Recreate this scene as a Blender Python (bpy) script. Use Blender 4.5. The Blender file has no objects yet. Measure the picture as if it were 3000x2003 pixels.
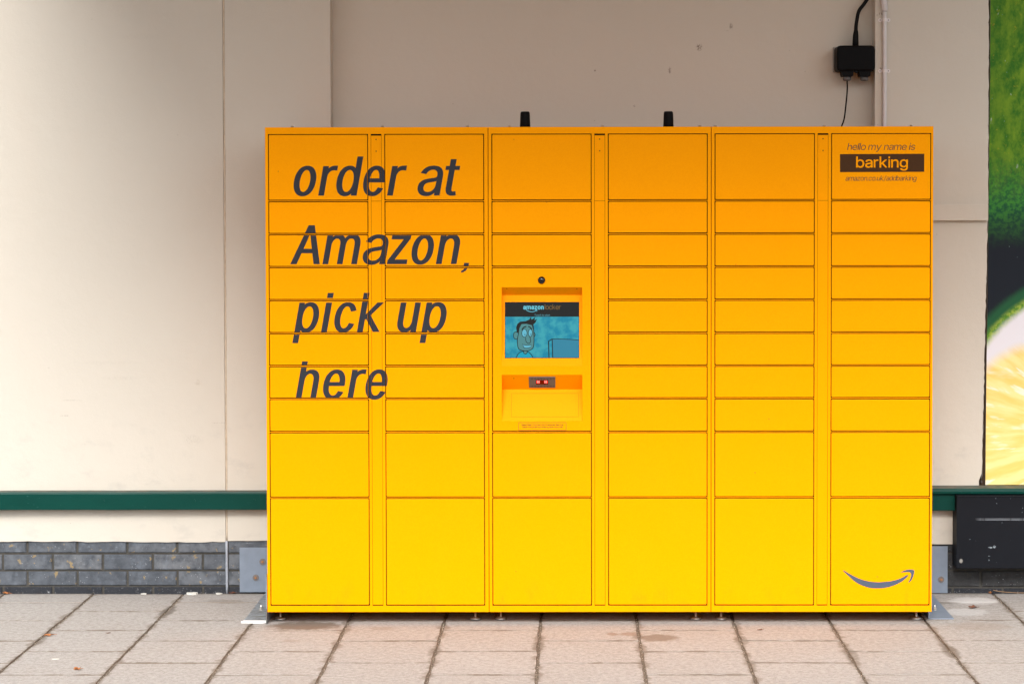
import bpy, bmesh, math, random
from mathutils import Vector, Matrix
from mathutils.geometry import tessellate_polygon, delaunay_2d_cdt

random.seed(7)
S = bpy.context.scene
COL = S.collection

# ------------------------------------------------------------------ camera
cam_d = bpy.data.cameras.new('camera')
cam = bpy.data.objects.new('camera', cam_d)
COL.objects.link(cam)
S.camera = cam
cam.location = (0, -9.35, 1.80)
cam.rotation_mode = 'QUATERNION'
cam.rotation_quaternion = (Matrix.Rotation(0.00492, 3, 'Z') @ Matrix.Rotation(math.pi / 2 - 0.02909, 3, 'X')
                           @ Matrix.Rotation(-0.00142, 3, 'Z')).to_quaternion()
cam_d.sensor_width = 36
cam_d.lens = 6068 / 3000 * 36
cam_d.shift_x = -0.0498
cam_d.shift_y = -0.08338
cam_d.clip_start = 0.1
cam_d.clip_end = 500

# ------------------------------------------------------------------ world, sun, exposure
SUN_EL, SUN_AZ = math.radians(43), math.radians(-10)     # azimuth from the camera's back towards its left
W = bpy.data.worlds.new('World')
S.world = W
W.use_nodes = True
wn, wl = W.node_tree.nodes, W.node_tree.links
wn.clear()
sky = wn.new('ShaderNodeTexSky')
sky.sky_type = 'NISHITA'
sky.sun_disc = False
sky.sun_elevation = SUN_EL
sky.sun_rotation = math.pi + SUN_AZ
sky.air_density = 1.0
sky.dust_density = 4.0
bw = wn.new('ShaderNodeRGBToBW')
mx = wn.new('ShaderNodeMix')
mx.data_type = 'RGBA'
mx.inputs['Factor'].default_value = 0.72                  # overcast: cloud takes most of the blue out
bg = wn.new('ShaderNodeBackground')
bg.inputs['Strength'].default_value = 0.090
wo = wn.new('ShaderNodeOutputWorld')
wl.new(sky.outputs[0], bw.inputs[0])
wl.new(sky.outputs[0], mx.inputs['A'])
wl.new(bw.outputs[0], mx.inputs['B'])
wl.new(mx.outputs['Result'], bg.inputs['Color'])
wl.new(bg.outputs[0], wo.inputs['Surface'])

sun_d = bpy.data.lights.new('sun', 'SUN')
sun_d.energy = 1.5
sun_d.angle = math.radians(26)
sun_d.color = (1.0, 0.97, 0.93)
sun = bpy.data.objects.new('sun', sun_d)
COL.objects.link(sun)
sdir = Vector((math.sin(SUN_AZ) * math.cos(SUN_EL), -math.cos(SUN_AZ) * math.cos(SUN_EL), math.sin(SUN_EL)))
sun.rotation_euler = (-sdir).to_track_quat('-Z', 'Y').to_euler()
sun.location = (-4, -8, 9)

S.view_settings.view_transform = 'Standard'
S.view_settings.look = 'None'
S.view_settings.gamma = 1
S.view_settings.use_curve_mapping = False
S.view_settings.exposure = 1.56
S.cycles.max_bounces = 10
S.cycles.diffuse_bounces = 6
S.cycles.use_denoising = True


# ------------------------------------------------------------------ material helpers
class NT:
    def __init__(s, name):
        s.m = bpy.data.materials.new(name)
        s.m.use_nodes = True
        s.n, s.l = s.m.node_tree.nodes, s.m.node_tree.links
        s.b = s.n['Principled BSDF']
        s.geo = s.n.new('ShaderNodeNewGeometry').outputs['Position']

    def inp(s, sock, v):
        if hasattr(v, 'is_linked'):
            s.l.new(v, sock)
        else:
            sock.default_value = v

    def math(s, op, a, b=0.0, c=None, clamp=False):
        n = s.n.new('ShaderNodeMath')
        n.operation = op
        n.use_clamp = clamp
        s.inp(n.inputs[0], a)
        s.inp(n.inputs[1], b)
        if c is not None:
            s.inp(n.inputs[2], c)
        return n.outputs[0]

    def ramp(s, v, lo, hi, a=0.0, b=1.0):
        n = s.n.new('ShaderNodeMapRange')
        n.interpolation_type = 'SMOOTHSTEP'
        s.inp(n.inputs['Value'], v)
        n.inputs['From Min'].default_value = lo
        n.inputs['From Max'].default_value = hi
        n.inputs['To Min'].default_value = a
        n.inputs['To Max'].default_value = b
        return n.outputs[0]

    def vec(s, v, scale=(1, 1, 1), off=(0, 0, 0), rot=(0, 0, 0)):
        n = s.n.new('ShaderNodeMapping')
        n.inputs['Scale'].default_value = scale
        n.inputs['Location'].default_value = off
        n.inputs['Rotation'].default_value = rot
        s.l.new(v, n.inputs['Vector'])
        return n.outputs[0]

    def noise(s, v, scale, detail=4, rough=0.55, color=False):
        n = s.n.new('ShaderNodeTexNoise')
        n.inputs['Scale'].default_value = scale
        n.inputs['Detail'].default_value = detail
        n.inputs['Roughness'].default_value = rough
        s.l.new(v, n.inputs['Vector'])
        return n.outputs['Color' if color else 'Fac']

    def voronoi(s, v, scale, feat='F1'):
        n = s.n.new('ShaderNodeTexVoronoi')
        n.feature = feat
        n.inputs['Scale'].default_value = scale
        s.l.new(v, n.inputs['Vector'])
        return n.outputs['Distance']

    def mix(s, f, a, b, mode='MIX'):
        n = s.n.new('ShaderNodeMix')
        n.data_type = 'RGBA'
        n.blend_type = mode
        s.inp(n.inputs['Factor'], f)
        for k, v in (('A', a), ('B', b)):
            s.inp(n.inputs[k], v if hasattr(v, 'is_linked') else tuple(v) + (1,) if len(v) == 3 else v)
        return n.outputs['Result']

    def sep(s, v):
        n = s.n.new('ShaderNodeSeparateXYZ')
        s.l.new(v, n.inputs[0])
        return n.outputs

    def objco(s):
        return s.n.new('ShaderNodeTexCoord').outputs['Object']

    def rnd(s):
        return s.n.new('ShaderNodeObjectInfo').outputs['Random']

    def bump(s, h, strength=0.3, dist=0.002):
        n = s.n.new('ShaderNodeBump')
        n.inputs['Strength'].default_value = strength
        n.inputs['Distance'].default_value = dist
        s.l.new(h, n.inputs['Height'])
        s.l.new(n.outputs[0], s.b.inputs['Normal'])

    def done(s, col, rough=0.6, metal=0.0, spec=0.5, emit=None, es=0.0):
        s.inp(s.b.inputs['Base Color'], col if hasattr(col, 'is_linked') else tuple(col) + (1,))
        s.inp(s.b.inputs['Roughness'], rough)
        s.b.inputs['Metallic'].default_value = metal
        s.b.inputs['Specular IOR Level'].default_value = spec
        if emit is not None:
            s.inp(s.b.inputs['Emission Color'], emit if hasattr(emit, 'is_linked') else tuple(emit) + (1,))
            s.b.inputs['Emission Strength'].default_value = es
        return s.m


def simple(name, col, rough=0.6, metal=0.0, var=0.12, scale=40, spec=0.5, bump=0.1):
    t = NT(name)
    f = t.noise(t.geo, scale, 5)
    c = t.mix(f, [x * (1 - var) for x in col], [min(1, x * (1 + var)) for x in col])
    t.bump(t.noise(t.geo, scale * 8, 3), bump, 0.001)
    return t.done(c, rough, metal, spec)


def spot(t, x, z, rx, rz, soft=0.5):
    """1 inside an ellipse on a wall surface, falling to 0 outside."""
    v = t.vec(t.geo, (1 / rx, 0, 1 / rz), (-x / rx, 0, -z / rz))
    n = t.n.new('ShaderNodeVectorMath')
    n.operation = 'LENGTH'
    t.l.new(v, n.inputs[0])
    return t.ramp(n.outputs['Value'], 1 - soft, 1.0, 1, 0)


# ---- painted render of the wall
t = NT('cream_wall_paint')
c = t.mix(t.noise(t.geo, 0.9, 3), (0.520, 0.488, 0.425), (0.560, 0.532, 0.472))
c = t.mix(t.ramp(t.noise(t.vec(t.geo, (1, 1, 0.35)), 5, 5, 0.6), 0.50, 0.80, 0, 0.30), c, (0.55, 0.50, 0.43))
z = t.sep(t.geo)[2]
low = t.math('MULTIPLY', t.ramp(z, 0.55, 1.0, 1, 0), t.ramp(t.noise(t.vec(t.geo, (1, 1, 1.8)), 7, 6, 0.65), 0.52, 0.72))
c = t.mix(t.math('MULTIPLY', low, 0.55), c, (0.44, 0.42, 0.38))
for (x, zz, rx, rz, k) in [(-2.27, 0.88, .06, .005, .2), (-2.30, 0.81, .035, .003, .4), (-1.60, 0.777, .05, .003, .4),
                           (-1.72, 0.70, .06, .03, .12), (-2.05, 0.98, .10, .012, .08), (-1.33, 0.98, .02, .03, .15),
                           (0.575, 2.475, .018, .022, .9), (0.72, 2.57, .012, .020, .7), (0.44, 2.37, .010, .020, .8),
                           (0.10, 2.37, .006, .008, .8), (0.70, 2.55, .012, .003, .5), (1.03, 2.18, .004, .004, .9),
                           (0.28, 2.21, .008, .008, .6), (1.385, 2.615, .012, .012, .9), (1.386, 2.37, .010, .010, .8),
                           (1.372, 2.12, .003, .003, .9), (1.368, 2.61, .005, .006, .9), (1.79, 0.97, .0025, .0025, 1),
                           (1.72, 0.40, .05, .008, .8), (-2.10, 1.05, .20, .010, .06), (-1.95, 2.52, .12, .02, .05)]:
    nz = t.ramp(t.noise(t.vec(t.geo, (1, 1, 0.5)), 160, 3, 0.7), 0.45, 0.56)
    c = t.mix(t.math('MULTIPLY', t.math('MULTIPLY', spot(t, x, zz, rx, rz, .6), nz), k), c, (0.18, 0.15, 0.12))
dots = t.math('LESS_THAN', t.voronoi(t.geo, 9), 0.018)
c = t.mix(t.math('MULTIPLY', dots, 0.6), c, (0.20, 0.17, 0.14))
h = t.math('ADD', t.noise(t.geo, 300, 3), t.math('MULTIPLY', t.noise(t.geo, 14, 4), 3.0))
t.bump(h, 0.55, 0.0014)
M_WALL = t.done(c, 0.62, 0, 0.35)

# ---- engineering bricks
def brick_mat(name, a, b, ochre):
    t = NT(name)
    o = t.objco()
    c = t.mix(t.rnd(), a, b)
    c = t.mix(t.ramp(t.noise(t.geo, 22, 6, 0.65), 0.3, 0.75), c, [x * 0.62 for x in a])
    c = t.mix(t.math('MULTIPLY', t.ramp(t.noise(t.geo, 30, 3), 0.64, 0.70), ochre), c, (0.27, 0.20, 0.10))
    zz = t.sep(o)[2]
    streak = t.ramp(t.noise(t.vec(t.geo, (6, 1, 60)), 3, 5, 0.7), 0.60, 0.74)
    top = t.ramp(t.sep(t.geo)[2], .185, .205)
    c = t.mix(t.math('MULTIPLY', streak, t.math('ADD', .30, t.math('MULTIPLY', top, .5))), c, (0.36, 0.42, 0.50))
    c = t.mix(t.ramp(t.noise(t.vec(t.geo, (1, 1, .8), (3, 0, 1)), 9, 5, .7), .5, .7, 0, .55), c, [x * 1.9 for x in a])
    sp = t.math('LESS_THAN', t.voronoi(t.geo, 75), 0.10)
    c = t.mix(t.math('MULTIPLY', sp, t.ramp(t.noise(t.geo, 6, 3), 0.45, 0.6, 0, .8)), c, (0.5, 0.52, 0.55))
    tar = t.ramp(t.math('ADD', t.sep(t.geo)[2], t.math('MULTIPLY', t.noise(t.geo, 40, 4), 0.012)), 0.032, 0.040, 1, 0)
    c = t.mix(t.math('MULTIPLY', tar, 0.9), c, (0.020, 0.022, 0.028))
    spl = t.math('MULTIPLY', t.ramp(t.noise(t.geo, 90, 4, .8), 0.60, 0.66), t.ramp(t.sep(t.geo)[2], 0.0, 0.05, 1, 0))
    c = t.mix(t.math('MULTIPLY', spl, .55), c, (0.42, 0.43, 0.45))
    t.bump(t.noise(t.geo, 60, 5, .7), 0.5, 0.002)
    return t.done(c, t.ramp(t.noise(t.geo, 18, 3), .3, .7, .4, .65), 0, .2)
M_BRICK = brick_mat('blue_grey_brick', (0.085, 0.098, 0.118), (0.145, 0.156, 0.172), .8)
M_BRICK_DARK = brick_mat('black_painted_brick', (0.035, 0.036, 0.038), (0.055, 0.055, 0.056), .1)
M_MORTAR = simple('mortar', (0.055, 0.052, 0.046), .95, var=.5, scale=60, bump=.8)
M_SEALANT = simple('joint_sealant', (0.30, 0.33, 0.38), .5, var=.25, scale=60, bump=.3)
M_AGED = simple('aged_wall_sealant', (0.52, 0.44, 0.34), .8, var=.3, scale=30)
M_CRACK = simple('brown_backing_board', (0.085, 0.050, 0.030), .9, var=.6, scale=30, bump=.6)
M_CHIP = simple('chipped_plaster_edge', (0.11, 0.095, 0.085), .9, var=.6, scale=50, bump=.6)

# ---- green gloss rail paint
t = NT('green_gloss_paint')
c = t.mix(t.noise(t.vec(t.geo, (.3, 1, 1)), 14, 4), (0.0015, 0.036, 0.028), (0.003, 0.052, 0.041))
ed = t.ramp(t.noise(t.vec(t.geo, (10, 10, 60)), 4, 5, .75), .64, .72)
c = t.mix(t.math('MULTIPLY', ed, .6), c, (0.12, 0.26, 0.26))
t.bump(t.noise(t.vec(t.geo, (.5, 1, 1)), 60, 4, .6), .35, .002)
M_GREEN = t.done(c, .35, 0, .14)
t = NT('dusty_green_ledge')
c = t.mix(t.ramp(t.noise(t.geo, 20, 5), .3, .7), (0.11, 0.105, 0.080), (0.045, 0.075, 0.062))
M_LEDGE = t.done(c, .7)

# ---- paving slabs
t = NT('concrete_paving')
o = t.objco()
ox, oy, oz = t.sep(o)
g = t.geo
c = t.mix(t.rnd(), (0.290, 0.295, 0.298), (0.355, 0.355, 0.354))
c = t.mix(t.ramp(t.noise(g, 3.2, 5, .6), .35, .72), c, (0.29, 0.275, 0.26))
grain = t.noise(g, 520, 3, .8)
c = t.mix(t.ramp(grain, .30, .72, .0, .55), t.mix(.55, c, (0.21, 0.185, 0.165)), (0.50, 0.485, 0.465))
c = t.mix(t.ramp(t.noise(g, 150, 2, .6), .58, .66, 0, .45), c, (0.19, 0.165, 0.145))
c = t.mix(t.ramp(t.noise(t.vec(g, (1, 1, 1), (3, 3, 0)), 130, 2, .6), .60, .66, 0, .45), c, (0.50, 0.485, 0.465))
c = t.mix(t.ramp(t.noise(g, 46, 6, .75), .30, .70), t.mix(.30, c, (0.12, 0.105, 0.095)), t.mix(.22, c, (0.62, 0.61, 0.60)))
c = t.mix(t.ramp(t.noise(t.vec(g, (1, .6, 1), (7, 1, 0)), 95, 4, .7), .56, .72, 0, .5), c, (0.17, 0.15, 0.135))
c = t.mix(t.math('MULTIPLY', t.ramp(t.noise(t.vec(g, (1, 2.4, 1)), 26, 5, .6), .63, .70), .42), c, (0.27, 0.205, 0.155))
pit = t.math('LESS_THAN', t.voronoi(t.vec(g, (1, 1.6, 1)), 42), .085)
c = t.mix(t.math('MULTIPLY', pit, t.ramp(t.noise(g, 9, 2), .45, .6, 0, .65)), c, (0.12, 0.095, 0.075))
wt = t.math('LESS_THAN', t.voronoi(g, 120), .10)
c = t.mix(t.math('MULTIPLY', wt, .4), c, (0.70, 0.66, 0.62))
wob = t.math('MULTIPLY', t.math('SUBTRACT', t.noise(g, 9, 6, .7), .5), .13)
ex = t.ramp(t.math('ADD', t.math('ABSOLUTE', ox), wob), .180, .203)
ey = t.ramp(t.math('ADD', t.math('ABSOLUTE', oy), t.math('MULTIPLY', wob, .45)), .186, .1975)
ed = t.math('MAXIMUM', t.math('MULTIPLY', ex, .62), t.math('MULTIPLY', ey, .9))
ed = t.math('MAXIMUM', ed, t.ramp(oz, -.0016, -.0005, .92, 0))
c = t.mix(ed, c, (0.135, 0.105, 0.080))
# stains with their own shapes: (x, y, rx, ry, strength)
def gspot(t, x, y, rx, ry, soft):
    v = t.vec(t.geo, (1 / rx, 1 / ry, 0), (-x / rx, -y / ry, 0))
    n = t.n.new('ShaderNodeVectorMath')
    n.operation = 'LENGTH'
    t.l.new(v, n.inputs[0])
    return t.ramp(t.math('ADD', n.outputs['Value'], t.math('MULTIPLY', t.math('SUBTRACT', t.noise(t.geo, 25, 4), .5), .9)), 1 - soft, 1.0, 1, 0)
for (x, y, rx, ry, k, cc) in [(.345, -.945, .10, .085, .7, (.15, .11, .08)), (.235, -.87, .06, .045, .6, (.20, .13, .09)),
                              (.16, -.87, .03, .04, .6, (.20, .13, .09)), (-1.13, -.70, .19, .11, .85, (.13, .10, .075)),
                              (1.70, -.72, .16, .10, .35, (.26, .20, .155)), (-1.55, -.18, .11, .05, .4, (.17, .14, .11)),
                              (1.78, -.17, .14, .10, .45, (.66, .66, .66)), (1.70, -.42, .12, .10, .35, (.60, .62, .64)),
                              (1.62, -.22, .10, .03, .5, (.16, .14, .12)), (-1.15, -1.0, .05, .03, .3, (.2, .14, .1)),
                              (-.80, -.76, .06, .04, .3, (.2, .15, .11)), (-1.765, -.40, .035, .16, .7, (.10, .085, .07)), (-2.17, -1.0, .03, .10, .5, (.12, .10, .08)), (-.55, -1.2, .03, .12, .5, (.12, .10, .08)), (.68, -1.0, .035, .12, .55, (.12, .10, .08)), (1.09, -1.25, .035, .14, .5, (.12, .10, .08)), (1.49, -1.2, .04, .16, .6, (.12, .10, .08)), (-.14, -1.1, .03, .10, .5, (.12, .10, .08))]:
    c = t.mix(t.math('MULTIPLY', gspot(t, x, y, rx, ry, .45), k), c, cc)
wd = t.ramp(t.math('ADD', t.sep(g)[1], t.math('MULTIPLY', t.noise(g, 12, 4), .06)), -.02, .04)
c = t.mix(t.math('MULTIPLY', wd, .6), c, (.13, .11, .09))
t.bump(t.math('ADD', grain, t.math('MULTIPLY', t.noise(g, 60, 4), 1.5)), .55, .0015)
M_SLAB = t.done(c, .88, 0, .3)
t = NT('joint_sand')
c = t.mix(t.ramp(t.noise(t.geo, 140, 4, .7), .35, .7), (0.060, 0.047, 0.036), (0.20, 0.165, 0.13))
t.bump(t.noise(t.geo, 200, 3), .8, .003)
M_SAND = t.done(c, .95)
M_GRIT = simple('sand_grain', (0.50, 0.42, 0.33), .9, var=.5, scale=30)

# ---- locker
def paint(name, col, rough=.42):
    t = NT(name)
    c = t.mix(t.noise(t.geo, 3, 3), [x * .97 for x in col], col)
    sm = t.ramp(t.noise(t.vec(t.geo, (1, 1, .6)), 9, 6, .7), .66, .80, 0, .16)
    c = t.mix(sm, c, (col[0] * .8, col[1] * .62, col[2]))
    c = t.mix(t.ramp(t.noise(t.geo, 160, 2, .6), .3, .7), c, (col[0] * .96, col[1] * .93, col[2]))
    gz = t.sep(t.geo)[2]
    gr = t.math('MULTIPLY', t.ramp(gz, .05, .22, 1, 0), t.ramp(t.noise(t.vec(t.geo, (1, 1, .5)), 16, 6, .7), .50, .70))
    c = t.mix(t.math('MULTIPLY', gr, .22), c, (col[0] * .55, col[1] * .42, col[2] + .01))
    fl = t.math('MULTIPLY', t.math('LESS_THAN', t.voronoi(t.geo, 7), .022), .5)
    c = t.mix(fl, c, (.35, .12, .02))
    t.bump(t.noise(t.geo, 900, 2), .10, .0004)
    return t.done(c, t.ramp(t.noise(t.geo, 6, 4), .3, .7, rough - .04, rough + .06), 0, .03)
M_YEL = paint('yellow_powder_coat', (0.95, 0.350, 0.0))
M_DARK = simple('dark_inner_liner', (0.006, 0.004, 0.003), .95, spec=.02)  # near black; behind the door gaps it stands in for their shade
M_LETTER = simple('charcoal_vinyl', (0.029, 0.032, 0.041), .5, var=.05, spec=.14, bump=.02)
M_BROWN = simple('brown_vinyl', (0.062, 0.026, 0.008), .5, var=.15, scale=300, bump=.05, spec=.1)
M_TINT = simple('thin_brown_ink', (0.045, 0.017, 0.003), .5, var=.05, bump=.02)
M_BLACK = simple('black_plastic', (0.003, 0.003, 0.0035), .5, var=.3, bump=.15, spec=.07)
M_RUBBER = simple('black_rubber', (0.006, 0.006, 0.006), .6, var=.3, spec=.1)
M_GREYP = simple('grey_plastic', (0.10, 0.10, 0.10), .55, var=.15)
M_BACKP = simple('light_grey_plastic', (0.25, 0.24, 0.22), .6, var=.15)
M_PVC = simple('grey_conduit_plastic', (0.58, 0.565, 0.575), .38, var=.06)
M_CLIP = simple('pale_clip_plastic', (0.68, 0.65, 0.65), .4, var=.05)
M_STEEL = simple('galvanised_steel', (0.185, 0.225, 0.285), .48, metal=.15, var=.16, scale=26, bump=.2)
M_ZINC = simple('zinc_screw_metal', (0.50, 0.49, 0.47), .35, metal=.8, var=.2)
M_WASHER = simple('worn_washer_metal', (0.17, 0.145, 0.135), .55, metal=.3, var=.2, scale=120)
M_RUSTB = simple('rusty_screw_head', (0.35, 0.15, 0.05), .6, var=.5, scale=200)
M_WHITE = simple('white_paint', (0.80, 0.80, 0.80), .6, var=.05)
M_LEAF = simple('dry_brown_leaf', (0.33, 0.125, 0.04), .8, var=.45, scale=60)
M_LEAFD = simple('dark_dead_leaf', (0.13, 0.048, 0.025), .8, var=.45, scale=60)
M_TWIG = simple('dry_twig', (0.33, 0.20, 0.11), .85, var=.3)

t = NT('dirty_galvanised_flange')
c = t.mix(t.noise(t.geo, 30, 5), (0.20, 0.23, 0.26), (0.30, 0.34, 0.37))
d = t.ramp(t.noise(t.vec(t.geo, (1, 3, 1)), 16, 6, .7), .46, .58)
c = t.mix(t.math('MULTIPLY', d, .8), c, (0.10, 0.085, 0.07))
M_FLANGE = t.done(c, .55, .2)

t = NT('scratched_black_panel')
c = t.mix(t.noise(t.geo, 5, 4), (0.0070, 0.0080, 0.0110), (0.011, 0.0125, 0.0165))
for (za, xa) in [(0.3570, 1.79), (0.3515, 1.795)]:
    zz = t.math('ABSOLUTE', t.math('SUBTRACT', t.sep(t.geo)[2], t.math('ADD', za, t.math('MULTIPLY', t.sep(t.geo)[0], -.0015))))
    ln = t.math('MULTIPLY', t.ramp(zz, .0006, .0016, 1, 0), t.ramp(t.sep(t.geo)[0], xa, xa + .04))
    ln = t.math('MULTIPLY', ln, t.ramp(t.noise(t.vec(t.geo, (12, 1, 1)), 4, 3), .25, .5))
    c = t.mix(t.math('MULTIPLY', ln, .55), c, (0.38, 0.42, 0.47))
sp = t.math('MULTIPLY', t.math('LESS_THAN', t.voronoi(t.geo, 38), .06), t.ramp(t.noise(t.geo, 7, 3), .42, .6))
c = t.mix(t.math('MULTIPLY', sp, .7), c, (0.35, 0.42, 0.48))
sp = t.math('MULTIPLY', spot(t, 1.737, .165, .010, .012, .5), 1)
c = t.mix(t.math('MULTIPLY', sp, .8), c, (0.30, 0.29, 0.27))
for (x, zz, rx, rz) in [(1.868, .225, .012, .004), (1.886, .228, .008, .007), (1.863, .187, .006, .002), (1.862, .170, .002, .006)]:
    nz = t.ramp(t.noise(t.geo, 220, 2), .45, .55)
    c = t.mix(t.math('MULTIPLY', spot(t, x, zz, rx, rz), nz), c, (0.40, 0.48, 0.54))
M_PANEL = t.done(c, .5, 0, .08)

# ---- fruit poster print (flat colour on a flat printed panel)
t = NT('lime_poster_print')
px, _, pz = t.sep(t.geo)
def dist(cx, cz, sx=1, sz=1):
    a = t.math('MULTIPLY', t.math('SUBTRACT', px, cx), sx)
    b = t.math('MULTIPLY', t.math('SUBTRACT', pz, cz), sz)
    return t.math('SQRT', t.math('ADD', t.math('MULTIPLY', a, a), t.math('MULTIPLY', b, b)))
n1 = t.noise(t.vec(t.geo, (1, 1, .6)), 17, 6, .68)
n2 = t.noise(t.geo, 50, 4, .6)
peel = t.mix(t.ramp(n1, .35, .68), (0.030, 0.140, 0.012), (0.165, 0.310, 0.020))
peel = t.mix(t.ramp(t.math('ADD', t.math('MULTIPLY', px, -3.0), t.math('ADD', n1, 5.6)), .1, .8, 0, .35), peel, (0.012, 0.10, 0.012))
peel = t.mix(t.ramp(n2, .60, .72, 0, .55), peel, (0.36, 0.34, 0.02))
peel = t.mix(t.ramp(t.noise(t.vec(t.geo, (2.2, 1, .8)), 16, 4, .6), .66, .72, 0, .75), peel, (0.42, 0.50, 0.42))
peel = t.mix(t.ramp(t.noise(t.vec(t.geo, (1, 1, 1), (5, 5, 5)), 24, 3, .6), .68, .74, 0, .7), peel, (0.33, 0.14, 0.02))
dk = t.mix(t.ramp(n2, .4, .6), (0.014, 0.095, 0.038), (0.045, 0.230, 0.035))
peel = t.mix(t.ramp(t.math('ADD', pz, t.math('MULTIPLY', n1, .12)), 1.80, 2.10, 1, 0), peel, dk)
navy = (0.0125, 0.0165, 0.0245)
c = t.mix(t.ramp(t.math('ADD', pz, t.math('MULTIPLY', n1, .10)), 1.60, 1.86, 1, 0), peel, navy)
d = t.math('ADD', dist(2.42, .72), t.math('MULTIPLY', t.math('SUBTRACT', n2, .5), .012))
c = t.mix(t.ramp(d, .745, .785, 1, 0), c, (0.018, 0.095, 0.042))
c = t.mix(t.ramp(d, .700, .735, 1, 0), c, t.mix(t.ramp(n2, .4, .6), (0.08, 0.22, 0.02), (0.30, 0.42, 0.06)))
c = t.mix(t.ramp(t.math('ADD', d, t.math('MULTIPLY', t.math('SUBTRACT', n1, .5), .03)), .665, .705, 1, 0), c, (0.70, 0.70, 0.76))
fl = t.math('ADD', dist(2.10, .55, 1, .72), t.math('MULTIPLY', t.math('SUBTRACT', n1, .5), .02))
ang = t.n.new('ShaderNodeMath'); ang.operation = 'ARCTAN2'
t.l.new(t.math('SUBTRACT', pz, .72), ang.inputs[0]); t.l.new(t.math('SUBTRACT', px, 2.42), ang.inputs[1])
rad = t.n.new('ShaderNodeCombineXYZ')
t.l.new(t.math('MULTIPLY', ang.outputs[0], 7.0), rad.inputs[0]); t.l.new(t.math('MULTIPLY', d, 2.4), rad.inputs[1])
st = t.noise(rad.outputs[0], 1.6, 4, .5)
flesh = t.mix(t.ramp(st, .35, .62), (0.80, 0.57, 0.13), (0.84, 0.70, 0.28))
flesh = t.mix(t.ramp(t.noise(rad.outputs[0], 2.2, 4, .5), .56, .66, 0, .8), flesh, (0.86, 0.82, 0.70))
rd2 = t.vec(t.geo, (1.2, 1, 4), rot=(0, math.radians(-16), 0))
flesh = t.mix(t.ramp(t.noise(rd2, 2.6, 4, .5), .54, .66, 0, .8), flesh, (0.87, 0.85, 0.76))
c = t.mix(t.ramp(fl, .385, .440, 1, 0), c, t.mix(.06, flesh, (0.75, 0.73, 0.68)))
c = t.mix(t.math('MULTIPLY', t.math('LESS_THAN', t.voronoi(t.geo, 16), .03), .7), c, (0.2, 0.3, 0.3))
M_POSTER = t.done(c, .45, 0, .1)
M_POSTER_EDGE = simple('poster_board_edge', (0.30, 0.27, 0.22), .7)

# ---- touch screen print (it glows)
def glow(name, col, es=1.0, mott=0.0, col2=None):
    t = NT(name)
    e = col
    if mott:
        e = t.mix(t.ramp(t.noise(t.geo, 26, 5, .6), .38, .64), col, col2)
    return t.done([x * .05 for x in col], .3, 0, .1, emit=e, es=es * .30)
M_SCR_BLACK = simple('screen_black', (0.003, 0.004, 0.004), .3, var=.1, bump=0, spec=.1)
M_SCR_TEAL = glow('screen_teal', (0.0, 0.255, 0.40), .95, 1, (0.045, 0.42, 0.49))
M_SCR_LIGHT = glow('screen_light_blue', (0.13, 0.52, 0.67), .95)
M_SCR_SKIN = glow('screen_face_grey', (0.085, 0.285, 0.30), .9)
M_SCR_BOX = glow('screen_box_blue', (0.03, 0.265, 0.40), .9)
M_SCR_SHIRT = glow('screen_shirt_cyan', (0.0, 0.40, 0.55), .9)
M_SCR_TEXT = glow('screen_text_blue', (0.15, 0.60, 0.75), 1.0)
M_SCR_GOLD = glow('screen_text_gold', (0.26, 0.14, 0.035), 1.0)
M_SCR_DIM = glow('screen_text_dim', (0.09, 0.33, 0.40), .9)
M_LED = glow('red_led', (1.0, 0.045, 0.035), 11.0)
M_LEDBOX = glow('red_led_window', (0.16, 0.0, 0.0), 1.0)
t = NT('black_dome_lens')
M_DOME = t.done((0.006, 0.005, 0.006), .08, 0, .6)
M_SOFFIT = simple('warm_bounce_soffit', (0.85, 0.47, 0.16), .7, var=.15, scale=10)  # saturated orange so the unseen soffit bounces warm light onto the upper wall
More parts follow.
